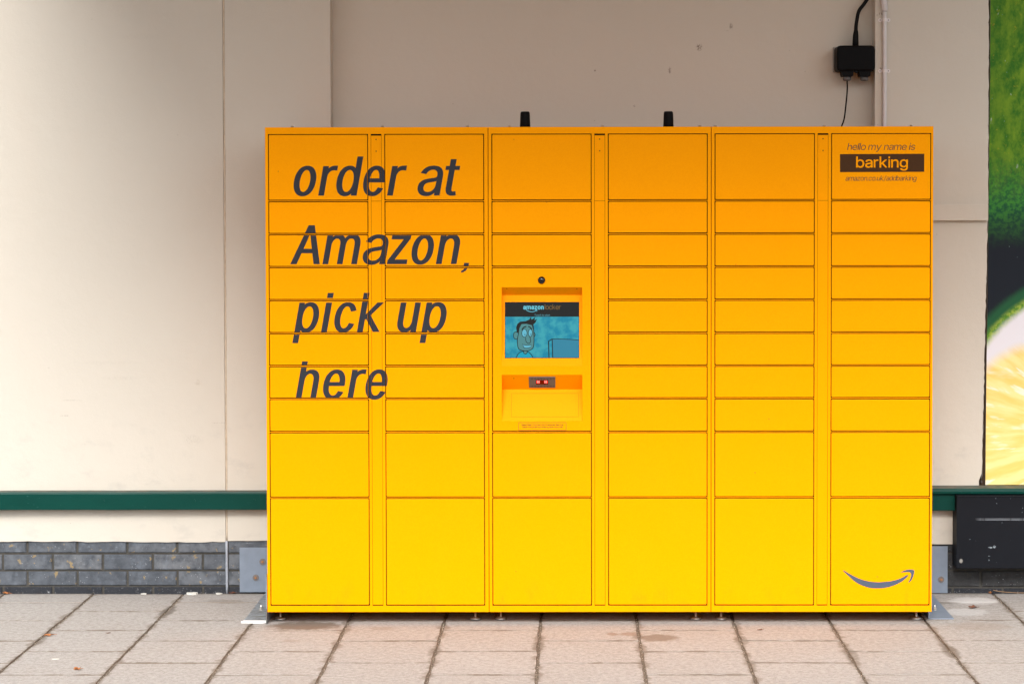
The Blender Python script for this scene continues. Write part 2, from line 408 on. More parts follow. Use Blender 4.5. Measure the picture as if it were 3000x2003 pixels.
GLYPHS = {
'(': '89,207 90,235 92,264 96,293 101,324 105,348 111,372 117,395 124,418 132,441 142,468 153,494 164,517 177,539 236,539 223,512 212,485 201,457 191,428 182,399 174,370 167,342 161,313 157,285 154,258 152,232 151,207 152,184 154,161 156,138 160,115 165,91 172,67 179,42 188,16 196,-5 205,-27 214,-49 225,-72 236,-96 177,-96 160,-66 145,-36 132,-6 121,24 111,55 103,85 97,116 93,146 90,176',
')': '37,-96 49,-72 59,-48 69,-25 78,-3 86,18 95,44 102,69 108,93 113,116 117,139 120,162 121,184 122,207 121,232 119,258 116,285 112,313 106,342 99,370 91,399 82,428 73,457 62,485 50,512 37,539 97,539 109,517 121,494 131,468 142,441 149,418 156,395 162,372 168,348 173,323 178,293 181,264 183,235 184,207 183,176 180,145 176,115 170,84 161,53 152,23 140,-7 127,-37 113,-67 97,-96',
',': '38,-119 68,71 137,71 84,-119',
'-': '337,244 337,188 114,188 114,244',
'.': '95,-4 78,-1 63,9 53,24 50,41 53,59 63,73 78,83 95,87 113,83 128,73 138,59 141,41 138,24 128,9 113,-1',
'/': '235,533 71,-76 14,-76 178,533',
'0': '227,-7 199,-5 174,1 151,11 130,24 111,41 95,62 80,86 69,113 61,138 55,164 51,192 49,222 48,254 49,286 51,316 55,344 61,370 69,395 81,422 95,447 112,467 130,484 151,498 174,508 200,514 227,516 254,514 279,508 302,498 323,484 342,467 358,447 372,422 384,395 392,370 398,344 402,316 404,286 405,254 404,222 402,192 398,164 392,138 384,113 373,86 359,62 342,41 323,24 302,11 279,1 254,-5|227,50 250,52 271,60 290,74 303,87 313,103 323,122 330,144 336,168 340,194 343,223 344,254 343,285 340,314 336,341 330,365 323,387 313,405 303,422 290,435 271,449 250,457 227,460 203,457 182,449 163,435 151,422 140,405 131,387 123,365 117,341 113,314 110,285 109,254 110,223 113,194 117,168 123,144 131,122 140,103 151,87 163,74 182,60 203,52',
'2': '64,0 64,47 234,229 282,282 294,298 303,312 311,327 316,341 319,356 320,371 319,389 315,405 308,419 298,431 287,441 273,449 258,455 241,458 224,460 205,458 188,454 172,447 159,438 148,427 139,413 132,398 128,381 127,362 66,362 67,384 71,405 77,424 86,442 102,464 121,482 143,496 162,505 182,511 203,514 225,516 247,514 268,511 288,505 306,497 328,482 346,465 361,445 372,423 379,398 381,372 380,354 377,336 371,318 363,299 351,280 336,259 267,180 153,60 153,57 389,57 389,0',
'4': '40,105 40,158 247,509 311,509 109,166 109,163 413,163 413,105|282,0 282,121 282,146 282,318 343,318 343,0',
'5': '221,-7 199,-6 178,-2 159,3 140,11 118,25 99,41 83,60 71,82 63,105 60,130 122,130 125,115 130,102 138,89 148,78 160,68 173,60 188,54 204,51 221,50 241,51 259,56 276,64 291,75 304,89 314,104 322,122 326,141 328,162 326,183 321,203 314,221 303,237 290,251 275,262 257,270 238,275 218,277 201,276 184,273 167,268 152,262 139,255 128,246 67,253 96,509 366,509 366,452 151,452 134,301 136,301 148,311 162,318 178,325 194,330 212,333 229,334 252,332 274,328 294,321 313,311 330,299 345,285 358,269 370,251 379,231 386,210 390,187 391,163 390,139 385,117 379,95 369,76 357,57 343,41 327,27 309,15 289,6 268,-1 245,-5',
'6': '226,-7 203,-5 182,-1 161,5 142,15 125,26 109,40 96,56 84,74 75,94 69,115 65,138 64,162 65,187 71,212 80,239 89,261 102,285 118,311 137,340 252,509 322,509 151,261 145,261 154,275 165,288 179,299 196,307 214,312 235,314 257,313 278,309 298,303 316,295 337,280 355,262 370,240 378,221 384,201 388,180 389,157 388,134 384,112 377,92 368,73 356,55 343,39 327,26 310,14 291,5 271,-2 249,-6|226,48 245,50 263,55 279,63 293,73 304,86 314,101 322,119 326,137 327,157 326,178 322,196 314,213 304,228 293,241 279,251 263,259 245,264 226,265 207,264 190,259 174,252 160,241 148,229 138,214 131,197 126,179 125,158 126,138 131,119 138,102 148,86 160,73 174,63 190,55 207,50',
'8': '226,-7 201,-6 178,-2 156,3 136,11 111,25 91,42 74,62 62,84 54,109 52,135 53,156 58,176 65,195 75,212 87,228 101,241 117,252 134,260 153,265 153,267 129,276 109,289 93,308 80,330 73,354 70,380 73,405 79,429 90,450 106,469 124,485 146,498 164,506 184,511 204,514 226,516 248,514 269,511 288,506 306,498 328,485 346,469 361,450 373,429 379,405 382,380 379,354 372,330 359,308 343,289 323,276 300,267 300,265 319,260 335,252 351,241 365,228 377,212 387,195 395,176 399,156 401,135 398,109 391,84 378,62 362,42 341,25 317,11 296,3 275,-2 251,-6|226,49 248,50 267,54 285,60 300,69 313,79 323,91 331,106 335,121 337,139 335,157 330,173 322,189 312,202 298,213 283,223 265,230 247,234 226,235 206,234 187,230 169,223 154,213 140,202 130,189 122,173 117,157 115,139 117,121 121,106 129,91 139,79 152,69 167,60 185,54 205,50|226,290 244,291 260,294 274,300 287,308 298,318 307,330 314,344 318,359 319,376 318,392 314,407 308,420 299,432 288,442 275,449 260,455 244,459 226,460 208,459 192,455 177,449 164,442 153,432 145,420 138,407 134,392 133,376 134,359 138,344 145,330 154,318 165,308 178,300 193,294 209,291',
'9': '226,516 249,514 271,510 291,503 310,494 328,482 343,468 356,452 368,434 377,414 384,393 388,371 389,347 387,322 382,296 373,270 363,248 350,224 334,197 315,168 200,0 130,0 301,248 307,248 299,234 287,221 273,210 257,202 238,196 218,195 195,196 175,199 155,206 137,214 116,229 98,247 83,269 74,287 68,307 65,329 64,352 65,375 69,397 75,417 85,436 96,454 110,469 125,483 143,494 162,504 182,510 203,514|226,460 207,459 190,454 174,446 160,435 148,423 138,407 131,390 127,372 125,352 127,331 131,313 138,295 148,280 160,268 174,257 190,250 207,245 226,243 245,245 263,249 279,257 293,267 305,280 314,295 322,312 326,330 327,350 326,371 322,390 314,407 305,422 293,435 279,446 263,454 245,459',
'?': '132,152 132,159 133,187 136,211 141,230 148,245 157,258 168,269 209,298 223,309 236,321 247,334 255,349 260,365 262,384 260,399 257,413 250,425 242,436 232,445 220,452 207,457 193,461 178,462 163,461 150,458 137,453 125,446 115,437 106,425 99,412 94,396 92,378 27,378 30,406 38,430 49,452 64,471 82,487 103,499 126,508 151,514 178,516 206,514 232,508 255,498 275,486 292,470 306,451 316,430 322,407 324,382 322,356 316,332 306,311 292,292 275,276 254,261 219,235 207,221 200,205 196,192 194,177 194,158 194,152|164,-4 146,-1 131,9 121,24 118,41 121,58 131,73 146,83 164,86 181,83 196,73 206,58 209,41 206,24 196,9 181,-1',
'A': '16,0 201,509 276,509 463,0 395,0 287,302 264,372 232,478 245,478 213,371 191,302 85,0|110,142 110,199 370,199 370,142',
'C': '267,-7 242,-6 217,-2 194,5 171,13 150,25 131,39 113,55 97,73 82,93 70,115 59,140 51,166 45,193 41,223 40,254 41,285 45,315 51,343 59,369 70,393 82,415 97,436 113,454 131,470 150,484 171,495 194,504 217,510 242,514 267,516 293,514 317,511 340,504 362,496 383,485 402,471 419,456 435,438 448,418 459,397 467,373 473,348 408,348 404,365 397,380 389,395 380,407 369,418 357,428 344,437 330,444 315,449 300,453 284,455 267,456 245,454 223,450 203,443 184,432 166,419 150,403 137,385 125,364 116,340 109,314 105,285 103,254 105,223 109,194 116,168 125,145 137,123 151,105 166,89 184,76 203,66 223,59 245,54 267,53 284,54 300,56 315,60 330,65 344,72 357,81 369,90 380,102 389,114 397,128 404,144 408,160 473,160 467,135 459,112 448,91 435,71 420,53 402,38 383,24 363,13 341,5 317,-2 293,-6',
'H': '60,0 60,509 125,509 125,289 392,289 392,509 457,509 457,0 392,0 392,232 125,232 125,0',
'K': '104,145 104,216 139,261 174,303 212,344 364,509 448,509 231,276 228,276|60,0 60,509 125,509 125,334 124,225 125,193 125,0|372,0 188,259 228,309 449,0',
'N': '60,0 60,509 136,509 343,183 363,151 388,107 414,55 405,54 401,108 399,157 399,195 399,509 463,509 463,0 387,0 202,290 177,331 148,381 108,452 119,454 122,384 124,328 125,291 125,0',
'S': '224,-9 197,-8 172,-4 149,1 128,9 108,19 91,31 76,45 64,60 54,77 46,96 41,115 38,137 104,137 108,118 114,102 123,88 136,76 150,66 166,59 185,53 204,50 224,49 246,50 267,54 286,60 303,69 317,79 329,92 338,106 344,122 346,139 344,154 340,168 332,179 322,189 310,197 296,205 245,222 184,239 154,249 128,260 105,274 86,289 71,307 60,326 54,348 52,372 54,400 62,425 75,448 87,463 102,476 119,488 138,498 158,506 180,511 203,514 227,516 252,514 275,511 296,505 316,498 340,484 360,468 377,449 390,427 398,403 401,378 337,378 332,402 320,421 302,437 286,447 267,453 247,457 225,459 204,457 185,454 167,448 152,440 139,430 129,418 121,405 117,391 115,376 117,359 122,345 131,334 142,324 155,315 169,308 212,293 264,279 312,264 328,256 344,248 359,238 372,226 384,213 395,198 402,180 407,161 408,139 406,112 399,87 386,64 374,48 360,34 343,21 323,11 302,2 278,-4 252,-8',
'T': '32,452 32,509 417,509 417,452 257,452 257,0 193,0 193,452',
'U': '259,-8 230,-7 203,-2 177,5 154,15 133,28 114,43 98,60 85,80 74,101 66,124 62,148 60,173 60,509 124,509 124,178 126,155 132,133 141,113 153,95 169,80 187,68 208,59 232,53 259,52 285,53 309,59 331,68 349,80 364,95 377,113 385,133 391,155 393,178 393,509 457,509 457,173 456,148 451,124 443,101 433,80 419,60 403,43 384,28 363,15 340,5 315,-2 288,-7',
'a': '160,-9 137,-7 115,-3 94,5 76,15 60,29 48,45 38,63 32,84 30,108 32,128 36,146 43,161 53,174 64,184 78,193 92,200 108,206 125,211 178,220 234,227 252,230 265,235 273,243 276,255 276,257 275,272 272,285 267,297 256,311 240,322 227,327 212,330 196,331 178,330 163,327 149,322 132,313 118,301 107,288 100,274 41,291 51,313 64,331 79,346 95,358 114,368 133,375 153,380 173,383 194,384 239,379 255,375 271,369 286,360 300,350 312,336 322,320 330,301 335,278 337,251 337,0 277,0 277,52 272,52 252,25 242,16 229,8 215,1 199,-4 181,-7|170,45 192,47 211,51 228,59 242,68 254,80 263,93 270,108 274,122 276,138 276,190 259,182 231,176 200,171 175,168 134,159 117,150 103,139 95,124 92,105 94,87 102,72 114,61 130,52 142,48 156,46',
'b': '229,-8 208,-7 189,-3 172,4 159,12 147,21 138,31 118,59 112,59 112,0 53,0 53,509 114,509 114,319 118,319 137,346 147,355 158,364 171,373 188,379 207,383 229,384 252,383 274,378 294,371 313,361 330,347 345,332 359,313 370,293 379,270 385,245 389,218 390,189 389,160 385,133 379,108 370,84 359,64 346,45 330,29 313,16 294,5 274,-2 252,-7|220,47 242,49 262,55 279,66 294,80 306,97 316,117 323,139 327,163 328,189 327,215 323,239 316,261 307,281 295,298 280,311 262,322 243,328 220,330 198,328 178,322 161,312 147,299 134,282 125,263 118,241 114,216 113,189 114,162 118,138 125,115 135,95 147,78 162,65 179,55 198,49',
'c': '207,-8 182,-7 159,-2 137,6 117,16 98,30 82,46 68,64 56,85 46,108 40,133 36,159 34,187 36,216 40,243 46,268 56,291 68,312 82,330 98,346 117,360 137,371 159,378 182,383 207,384 226,384 243,381 260,377 276,371 291,364 305,356 318,346 330,335 340,322 349,308 356,293 362,277 303,262 290,289 270,311 242,325 207,330 184,328 163,321 145,310 130,296 118,278 108,258 102,236 98,212 96,187 98,163 102,139 108,117 118,97 130,80 145,66 163,55 184,49 207,46 243,52 271,66 292,89 304,117 363,102 357,86 350,70 341,56 331,43 319,32 306,21 292,12 277,5 261,-1 244,-5 226,-7',
'd': '195,-8 172,-7 151,-2 130,5 111,16 94,29 79,45 66,64 55,84 46,108 39,133 35,160 34,189 35,218 39,245 46,270 55,293 66,313 79,332 95,347 112,361 131,371 151,378 173,383 196,384 218,383 237,379 253,373 267,364 278,355 287,346 306,319 311,319 311,509 372,509 372,0 313,0 313,59 307,59 287,31 277,21 266,12 252,4 236,-3 217,-7|205,47 226,49 246,55 263,65 278,78 290,95 299,115 306,138 310,162 312,189 310,216 306,241 300,263 290,282 278,299 263,312 246,322 227,328 205,330 182,328 162,322 145,311 130,298 118,281 108,261 102,239 98,215 96,189 98,163 102,139 109,117 118,97 130,80 145,66 162,55 182,49',
'e': '212,-8 185,-7 161,-2 138,6 117,16 98,30 82,46 68,64 56,85 46,108 40,132 35,159 34,187 35,215 39,242 46,267 55,290 67,311 81,329 97,346 115,359 135,370 157,378 180,383 205,384 226,383 246,380 266,374 285,366 303,355 319,341 334,324 347,305 357,282 363,263 368,242 370,219 371,194 371,169 75,169 75,221 338,221 310,202 308,226 304,248 298,269 288,286 277,301 263,314 246,323 227,328 205,330 183,328 164,323 146,313 131,301 119,286 109,270 102,251 97,231 96,211 96,178 98,151 102,127 110,106 121,88 135,73 151,61 169,53 190,48 212,46 227,47 241,49 254,53 271,61 285,73 297,88 306,105 365,91 358,72 348,55 335,39 320,26 302,14 283,4 261,-3 237,-7',
'f': '228,379 228,327 6,327 6,379|81,0 81,432 82,452 87,470 96,486 107,499 120,510 135,519 152,525 169,529 187,530 222,527 243,521 227,468 215,472 195,474 178,472 164,468 154,460 147,449 143,435 142,419 142,0',
'g': '207,-151 180,-149 156,-146 134,-140 114,-132 97,-122 82,-110 70,-97 59,-84 51,-69 101,-41 122,-66 136,-78 154,-88 169,-93 187,-96 207,-97 236,-95 261,-87 282,-75 298,-58 308,-34 311,-6 311,68 306,68 287,41 277,32 266,23 252,16 236,10 217,6 195,5 173,6 152,10 132,17 113,27 95,39 80,53 67,71 55,90 46,112 39,136 35,163 34,191 35,220 39,246 46,271 55,293 66,314 80,332 95,347 112,361 131,371 152,378 173,383 196,384 218,383 237,379 253,373 267,365 279,356 288,346 308,319 313,319 313,379 372,379 372,-9 371,-32 367,-54 360,-73 350,-90 334,-109 314,-124 291,-136 271,-142 251,-147 229,-150|205,59 227,61 246,66 264,75 278,87 290,103 300,121 307,142 311,166 312,193 311,219 307,242 300,264 291,283 279,299 264,312 247,322 227,328 205,330 182,328 163,322 145,312 130,298 118,282 109,262 102,241 98,218 96,193 98,167 102,144 109,123 118,104 131,88 145,76 163,66 183,61',
'h': '114,227 114,0 53,0 53,509 114,509 114,287 102,287 112,312 124,332 137,349 152,362 175,374 200,382 227,384 252,383 275,377 295,369 313,356 328,340 341,321 348,304 353,285 356,264 357,240 357,0 296,0 296,235 293,263 286,286 273,304 256,318 235,326 210,329 192,328 176,324 161,317 147,308 136,297 126,283 119,266 115,248',
'i': '53,0 53,379 114,379 114,0|84,443 67,446 54,455 44,468 41,483 44,499 54,512 67,521 84,524 100,521 114,512 123,499 126,483 123,468 114,455 100,446',
'k': '110,137 110,212 121,212 284,379 360,379 184,199 177,199|53,0 53,509 114,509 114,0|294,0 148,186 191,229 372,0',
'l': '139,-2 112,0 91,8 74,20 62,37 55,59 53,84 53,509 114,509 114,99 115,77 120,62 130,54 146,52 160,53 170,54 181,3 162,-1',
'm': '53,0 53,379 112,379 112,295 108,295 114,314 122,331 132,346 144,358 158,368 172,376 187,382 203,385 219,386 245,383 268,375 287,361 303,342 314,320 321,295 312,295 318,312 326,329 337,343 350,356 364,366 381,375 398,381 417,385 437,386 458,385 478,380 497,372 514,361 529,346 541,328 550,307 555,283 557,255 557,0 496,0 496,254 493,279 485,298 473,313 456,323 438,329 419,330 402,329 387,326 374,320 363,312 353,302 345,290 340,277 336,263 335,247 335,0 274,0 274,260 272,280 265,297 253,311 238,322 220,328 199,330 185,329 171,326 158,320 145,312 135,302 126,289 119,274 115,257 114,238 114,0',
'n': '114,227 114,0 53,0 53,379 112,379 112,287 102,287 112,312 124,332 137,349 152,362 175,374 200,382 227,384 252,383 275,377 295,369 313,356 328,340 341,321 348,304 353,285 356,264 357,240 357,0 296,0 296,235 293,263 286,286 273,304 256,318 235,326 210,329 192,328 176,324 161,317 147,308 136,297 126,283 119,266 115,248',
'o': '207,-8 182,-7 159,-2 137,6 117,16 98,30 82,46 68,64 56,85 46,108 40,133 36,159 34,187 36,216 40,243 46,268 56,291 68,312 82,330 98,346 117,360 137,371 159,378 182,383 207,384 233,383 256,378 278,371 299,360 317,346 333,330 347,312 359,291 369,268 376,243 380,216 381,187 380,159 376,133 369,108 359,85 347,64 333,46 317,30 299,16 278,6 256,-2 233,-7|207,46 231,49 252,55 270,66 285,80 298,97 307,117 314,139 318,163 319,187 318,212 314,236 307,258 298,278 285,296 270,310 252,321 231,328 207,330 184,328 163,321 145,310 130,296 118,278 108,258 102,236 98,212 96,187 98,163 102,139 108,117 118,97 130,80 145,66 163,55 184,49',
'p': '53,-143 53,379 112,379 112,319 118,319 137,346 147,355 158,364 171,373 188,379 207,383 229,384 252,383 274,378 294,371 313,361 330,347 345,332 359,313 370,293 379,270 385,245 389,218 390,189 389,160 385,133 379,108 370,84 359,64 346,45 330,29 313,16 294,5 274,-2 252,-7 229,-8 208,-7 189,-3 173,4 159,12 147,21 138,31 118,59 114,59 114,-143|220,47 242,49 262,55 279,66 294,80 306,97 316,117 323,139 327,163 328,189 327,215 323,239 316,261 307,281 295,298 280,311 262,322 243,328 220,330 198,328 178,322 161,312 147,299 134,282 125,263 118,241 114,216 113,189 114,162 118,138 125,115 135,95 147,78 162,65 179,55 198,49',
'r': '53,0 53,379 112,379 112,321 115,321 124,339 137,354 152,367 171,377 191,383 213,385 229,384 243,384 243,322 230,324 207,326 190,324 174,321 159,315 146,306 135,296 126,284 119,269 115,254 114,237 114,0',
's': '182,-8 157,-7 133,-3 112,3 93,12 76,24 62,38 50,54 41,73 36,94 94,107 101,87 111,72 124,60 141,52 160,47 181,45 206,47 227,53 244,62 258,74 265,88 268,103 265,121 254,136 243,144 229,150 212,155 149,170 125,177 104,186 87,196 72,208 58,227 50,249 47,274 49,295 55,314 65,332 79,347 95,360 115,370 137,378 161,383 187,384 212,383 234,379 254,372 271,363 286,352 299,339 309,324 318,308 324,290 268,277 262,291 254,304 243,316 228,325 210,331 187,333 166,331 147,326 131,317 119,305 111,292 109,277 112,258 124,243 136,235 152,229 172,223 229,209 254,202 275,194 292,183 306,171 320,153 328,131 331,107 329,85 323,65 312,47 298,31 281,18 260,6 236,-2 210,-7',
't': '204,379 204,327 6,327 6,379|65,471 126,471 126,98 128,76 136,61 150,53 170,50 185,51 202,54 213,2 192,-3 168,-4 145,-3 125,2 107,10 92,21 77,41 68,64 65,93',
'u': '182,-5 158,-3 135,2 115,11 97,23 82,39 69,59 62,76 57,95 54,116 53,139 53,379 114,379 114,144 116,117 124,94 137,75 154,61 175,53 200,50 218,51 234,55 249,62 263,71 274,83 283,97 290,113 295,132 296,153 296,379 357,379 357,0 298,0 298,92 307,92 297,67 286,47 272,30 257,17 234,5 209,-3',
'v': '163,0 17,379 84,379 165,155 187,87 206,21 184,21 203,87 224,155 305,379 371,379 226,0',
'y': '47,-139 61,-86 71,-87 88,-90 104,-89 118,-84 130,-74 138,-64 145,-51 151,-36 163,-1 17,379 84,379 165,155 187,87 206,21 184,21 202,87 224,155 305,379 371,379 204,-58 196,-77 187,-93 177,-107 165,-119 153,-128 139,-136 125,-141 109,-144 91,-145 65,-143',
'z': '42,0 42,46 254,320 254,323 48,323 48,379 333,379 333,331 126,60 126,56 339,56 339,0',
}


# ------------------------------------------------------------------ mesh helpers
def world_origin(o):
    p = Vector((0, 0, 0))
    while o is not None:
        p += o.location
        o = o.parent
    return p


def obj(name, bm, mats, parent=None, loc=None, smooth=False):
    """bm in world coordinates unless loc is given (then it is round its own origin)."""
    po = world_origin(parent) if parent else Vector((0, 0, 0))
    if isinstance(bm, bpy.types.Mesh):
        me = bm
    else:
        if loc is None:
            loc = po.copy()
            bmesh.ops.translate(bm, verts=bm.verts, vec=-po)
        me = bpy.data.meshes.new(name)
        bm.to_mesh(me)
        bm.free()
        for m in (mats if isinstance(mats, (list, tuple)) else [mats]):
            me.materials.append(m)
        if smooth:
            for p in me.polygons:
                p.use_smooth = True
    o = bpy.data.objects.new(name, me)
    COL.objects.link(o)
    o.parent = parent
    o.location = Vector(loc if loc is not None else (0, 0, 0)) - po
    return o


def thing(name, label, cat, loc, group=None):
    o = bpy.data.objects.new(name, None)
    o.empty_display_size = .1
    COL.objects.link(o)
    o.location = loc
    return tag(o, label, cat, group)


def tag(o, label=None, cat=None, group=None, kind=None):
    for k, v in (('label', label), ('category', cat), ('group', group), ('kind', kind)):
        if v:
            o[k] = v
    return o


def box(bm, x0, x1, y0, y1, z0, z1, mi=0, bev=0.0):
    vs = [bm.verts.new((x, y, z)) for x in (x0, x1) for y in (y0, y1) for z in (z0, z1)]
    idx = [(0, 1, 3, 2), (4, 6, 7, 5), (0, 4, 5, 1), (2, 3, 7, 6), (0, 2, 6, 4), (1, 5, 7, 3)]
    fs = [bm.faces.new([vs[i] for i in f]) for f in idx]
    for f in fs:
        f.material_index = mi
    if bev:
        es = list({e for f in fs for e in f.edges})
        bmesh.ops.bevel(bm, geom=es, offset=bev, segments=2, affect='EDGES', profile=.7)
    return fs


def nb():
    return bmesh.new()


def tube(bm, pts, rads, seg=12, mi=0, cap=True):
    pts = [Vector(p) for p in pts]
    if not isinstance(rads, (list, tuple)):
        rads = [rads] * len(pts)
    rings = []
    up = None
    for i, p in enumerate(pts):
        d = (pts[min(i + 1, len(pts) - 1)] - pts[max(i - 1, 0)]).normalized()
        if up is None:
            up = Vector((0, 0, 1)) if abs(d.z) < .9 else Vector((0, 1, 0))
        a = (up - d * up.dot(d)).normalized()
        b = d.cross(a)
        up = a
        rings.append([bm.verts.new(p + (a * math.cos(2 * math.pi * k / seg) + b * math.sin(2 * math.pi * k / seg)) * rads[i]) for k in range(seg)])
    for r, q in zip(rings, rings[1:]):
        for k in range(seg):
            f = bm.faces.new((r[k], r[(k + 1) % seg], q[(k + 1) % seg], q[k]))
            f.material_index = mi
            f.smooth = True
    if cap:
        bm.faces.new(rings[0][::-1]).material_index = mi
        bm.faces.new(rings[-1]).material_index = mi


def spline(pts, n=6):
    pts = [Vector(p) for p in pts]
    out = []
    for i in range(len(pts) - 1):
        p0, p1, p2, p3 = pts[max(i - 1, 0)], pts[i], pts[i + 1], pts[min(i + 2, len(pts) - 1)]
        for j in range(n):
            u = j / n
            out.append(.5 * ((2 * p1) + (p2 - p0) * u + (2 * p0 - 5 * p1 + 4 * p2 - p3) * u * u + (3 * p1 - p0 - 3 * p2 + p3) * u ** 3))
    out.append(pts[-1])
    return out


def prism(bm, pts, y0, y1, mi=0):
    """outline in the x-z plane, extruded from y0 (front) to y1."""
    tri = tessellate_polygon([[Vector((x, z, 0)) for x, z in pts]])
    a = [bm.verts.new((x, y0, z)) for x, z in pts]
    b = [bm.verts.new((x, y1, z)) for x, z in pts]
    fs = []
    for i, j, k in tri:
        fs.append(bm.faces.new((a[i], a[j], a[k])))
        fs.append(bm.faces.new((b[k], b[j], b[i])))
    n = len(pts)
    for i in range(n):
        fs.append(bm.faces.new((a[i], a[(i + 1) % n], b[(i + 1) % n], b[i])))
    for f in fs:
        f.material_index = mi
    bmesh.ops.recalc_face_normals(bm, faces=fs)


def rrect(w, h, r, seg=3):
    out = []
    for cx, cz, a0 in ((w / 2 - r, h / 2 - r, 0), (-w / 2 + r, h / 2 - r, 90), (-w / 2 + r, -h / 2 + r, 180), (w / 2 - r, -h / 2 + r, 270)):
        for k in range(seg + 1):
            a = math.radians(a0 + 90 * k / seg)
            out.append((cx + r * math.cos(a), cz + r * math.sin(a)))
    return out


def plate(w, h, t, r=.004, b=.0016):
    """rounded sheet-metal plate round the origin, front at y=0, back at y=t."""
    bm = nb()
    rings = []
    for ins, y in ((b, 0), (b * .3, b * .3), (0, b), (0, t)):
        rings.append([bm.verts.new((x, y, z)) for x, z in rrect(w - 2 * ins, h - 2 * ins, max(r - ins, .0008))])
    bm.faces.new(rings[0])
    n = len(rings[0])
    for p, q in zip(rings, rings[1:]):
        for k in range(n):
            bm.faces.new((p[k], q[k], q[(k + 1) % n], p[(k + 1) % n]))
    bm.faces.new(rings[-1][::-1])
    bmesh.ops.recalc_face_normals(bm, faces=bm.faces)
    return bm


def disc(bm, x, y0, y1, z, r, seg=20, mi=0):
    prism(bm, [(x + r * math.cos(2 * math.pi * k / seg), z + r * math.sin(2 * math.pi * k / seg)) for k in range(seg)], y0, y1, mi)


# ------------------------------------------------------------------ lettering
def contours(ch):
    if ch == 'i':
        return [[(53, 0), (53, 379), (114, 379), (114, 0)], [(53, 440), (53, 509), (114, 509), (114, 440)]]
    if ch == 'l':
        return [[(53, 0), (53, 509), (114, 509), (114, 0)]]
    return [[tuple(map(int, q.split(','))) for q in p.split()] for p in GLYPHS[ch].split('|')]


def area(p):
    return sum(p[i][0] * p[(i + 1) % len(p)][1] - p[(i + 1) % len(p)][0] * p[i][1] for i in range(len(p))) / 2


def thicken(p, dx, dy):
    """push an outline outwards from the ink by dx, dy (mitred)."""
    n = len(p)
    out = []
    for i in range(n):
        a, b, c = Vector(p[i - 1]), Vector(p[i]), Vector(p[(i + 1) % n])
        e1, e2 = (b - a), (c - b)
        if e1.length < 1e-9 or e2.length < 1e-9:
            out.append((b.x, b.y))
            continue
        e1.normalize()
        e2.normalize()
        n1, n2 = Vector((-e1.y, e1.x)), Vector((-e2.y, e2.x))
        k = 1 + n1.dot(n2)
        m = (n1 + n2) / max(k, .6)
        out.append((b.x + m.x * dx, b.y + m.y * dy))
    return out


UX, USTEM, UBAR, UASC = 379.0, 61.0, 52.0, 509.0


def glyph_polys(ch, x0, x1, xh, stem, bar, asc=None, width=None):
    """outlines of one glyph fitted between x0 and x1 (metres), baseline at 0."""
    cs = contours(ch)
    xs = [q[0] for p in cs for q in p]
    gx0, gx1 = min(xs), max(xs)
    sx = (x1 - x0) / (gx1 - gx0)
    for _ in range(4):
        dx = (stem - USTEM * sx) / 2
        sx = (x1 - x0 - 2 * dx) / (gx1 - gx0)
    sy = xh / UX
    dy = (bar - UBAR * sy) / 2
    dy = max(dy, -UBAR * sy * .3)
    sy = (xh - 2 * dy) / UX
    out = []
    for p in cs:
        q = []
        for (x, y) in p:
            yy = y * sy
            if asc and y > UX:
                yy = UX * sy + (y - UX) * (asc - 2 * dy - UX * sy) / (UASC - UX)
            q.append(((x - gx0) * sx, yy))
        q = thicken(q, dx, dy)
        out.append([(x + x0 + dx, y + dy) for x, y in q])
    return out


def winding(x, y, rings):
    w = 0
    for r in rings:
        for (x0, y0), (x1, y1) in zip(r, r[1:] + r[:1]):
            if y0 <= y < y1 or y1 <= y < y0:
                if x0 + (y - y0) / (y1 - y0) * (x1 - x0) > x:
                    w += 1 if y1 > y0 else -1
    return w


def fill(bm, polys, xf, mi=0):
    """fill outlines (outer rings clockwise, holes the other way) where the winding is not zero."""
    pts, edges = [], []
    polys = [[(q[0], q[1]) for q in p] for p in polys]
    k0 = max(abs(q[0]) + abs(q[1]) for p in polys for q in p) or 1
    for p in polys:
        n = len(pts)
        pts += [Vector((q[0] / k0, q[1] / k0)) for q in p]
        edges += [(n + i, n + (i + 1) % len(p)) for i in range(len(p))]
    vo, _, fo = delaunay_2d_cdt(pts, edges, [], 0, 1e-7)[:3]
    vs = {}
    for f in fo:
        cx = sum(vo[i].x for i in f) / len(f) * k0
        cy = sum(vo[i].y for i in f) / len(f) * k0
        if winding(cx, cy, polys) == 0:
            continue
        for i in f:
            if i not in vs:
                vs[i] = bm.verts.new(xf(vo[i].x * k0, vo[i].y * k0, 0))
        bm.faces.new([vs[i] for i in f]).material_index = mi


def text_run(s, x0, x1, xh, stem, bar, asc=None, track=0.0):
    """whole string between x0 and x1."""
    space = 150.0
    pen, items = 0.0, []
    for ch in s:
        if ch == ' ':
            pen += space
            continue
        cs = contours(ch)
        gx = [q[0] for p in cs for q in p]
        side = 32 if ch in 'oecadgqb' else 44
        if items or pen:
            pen += side * .55
        items.append((ch, pen, pen + max(gx) - min(gx)))
        pen += max(gx) - min(gx) + side * .55 + track
    w = items[-1][2]
    k = (x1 - x0) / w
    return [(ch, glyph_polys(ch, x0 + a * k, x0 + b * k, xh, stem, bar, asc)) for ch, a, b in items]


def clip(bm, x0, x1, z0, z1):
    for co, no in (((x0, 0, 0), (-1, 0, 0)), ((x1, 0, 0), (1, 0, 0)), ((0, 0, z0), (0, 0, -1)), ((0, 0, z1), (0, 0, 1))):
        g = list(bm.verts) + list(bm.edges) + list(bm.faces)
        if not g:
            return
        bmesh.ops.bisect_plane(bm, geom=g, plane_co=co, plane_no=no, clear_outer=True, dist=1e-7)


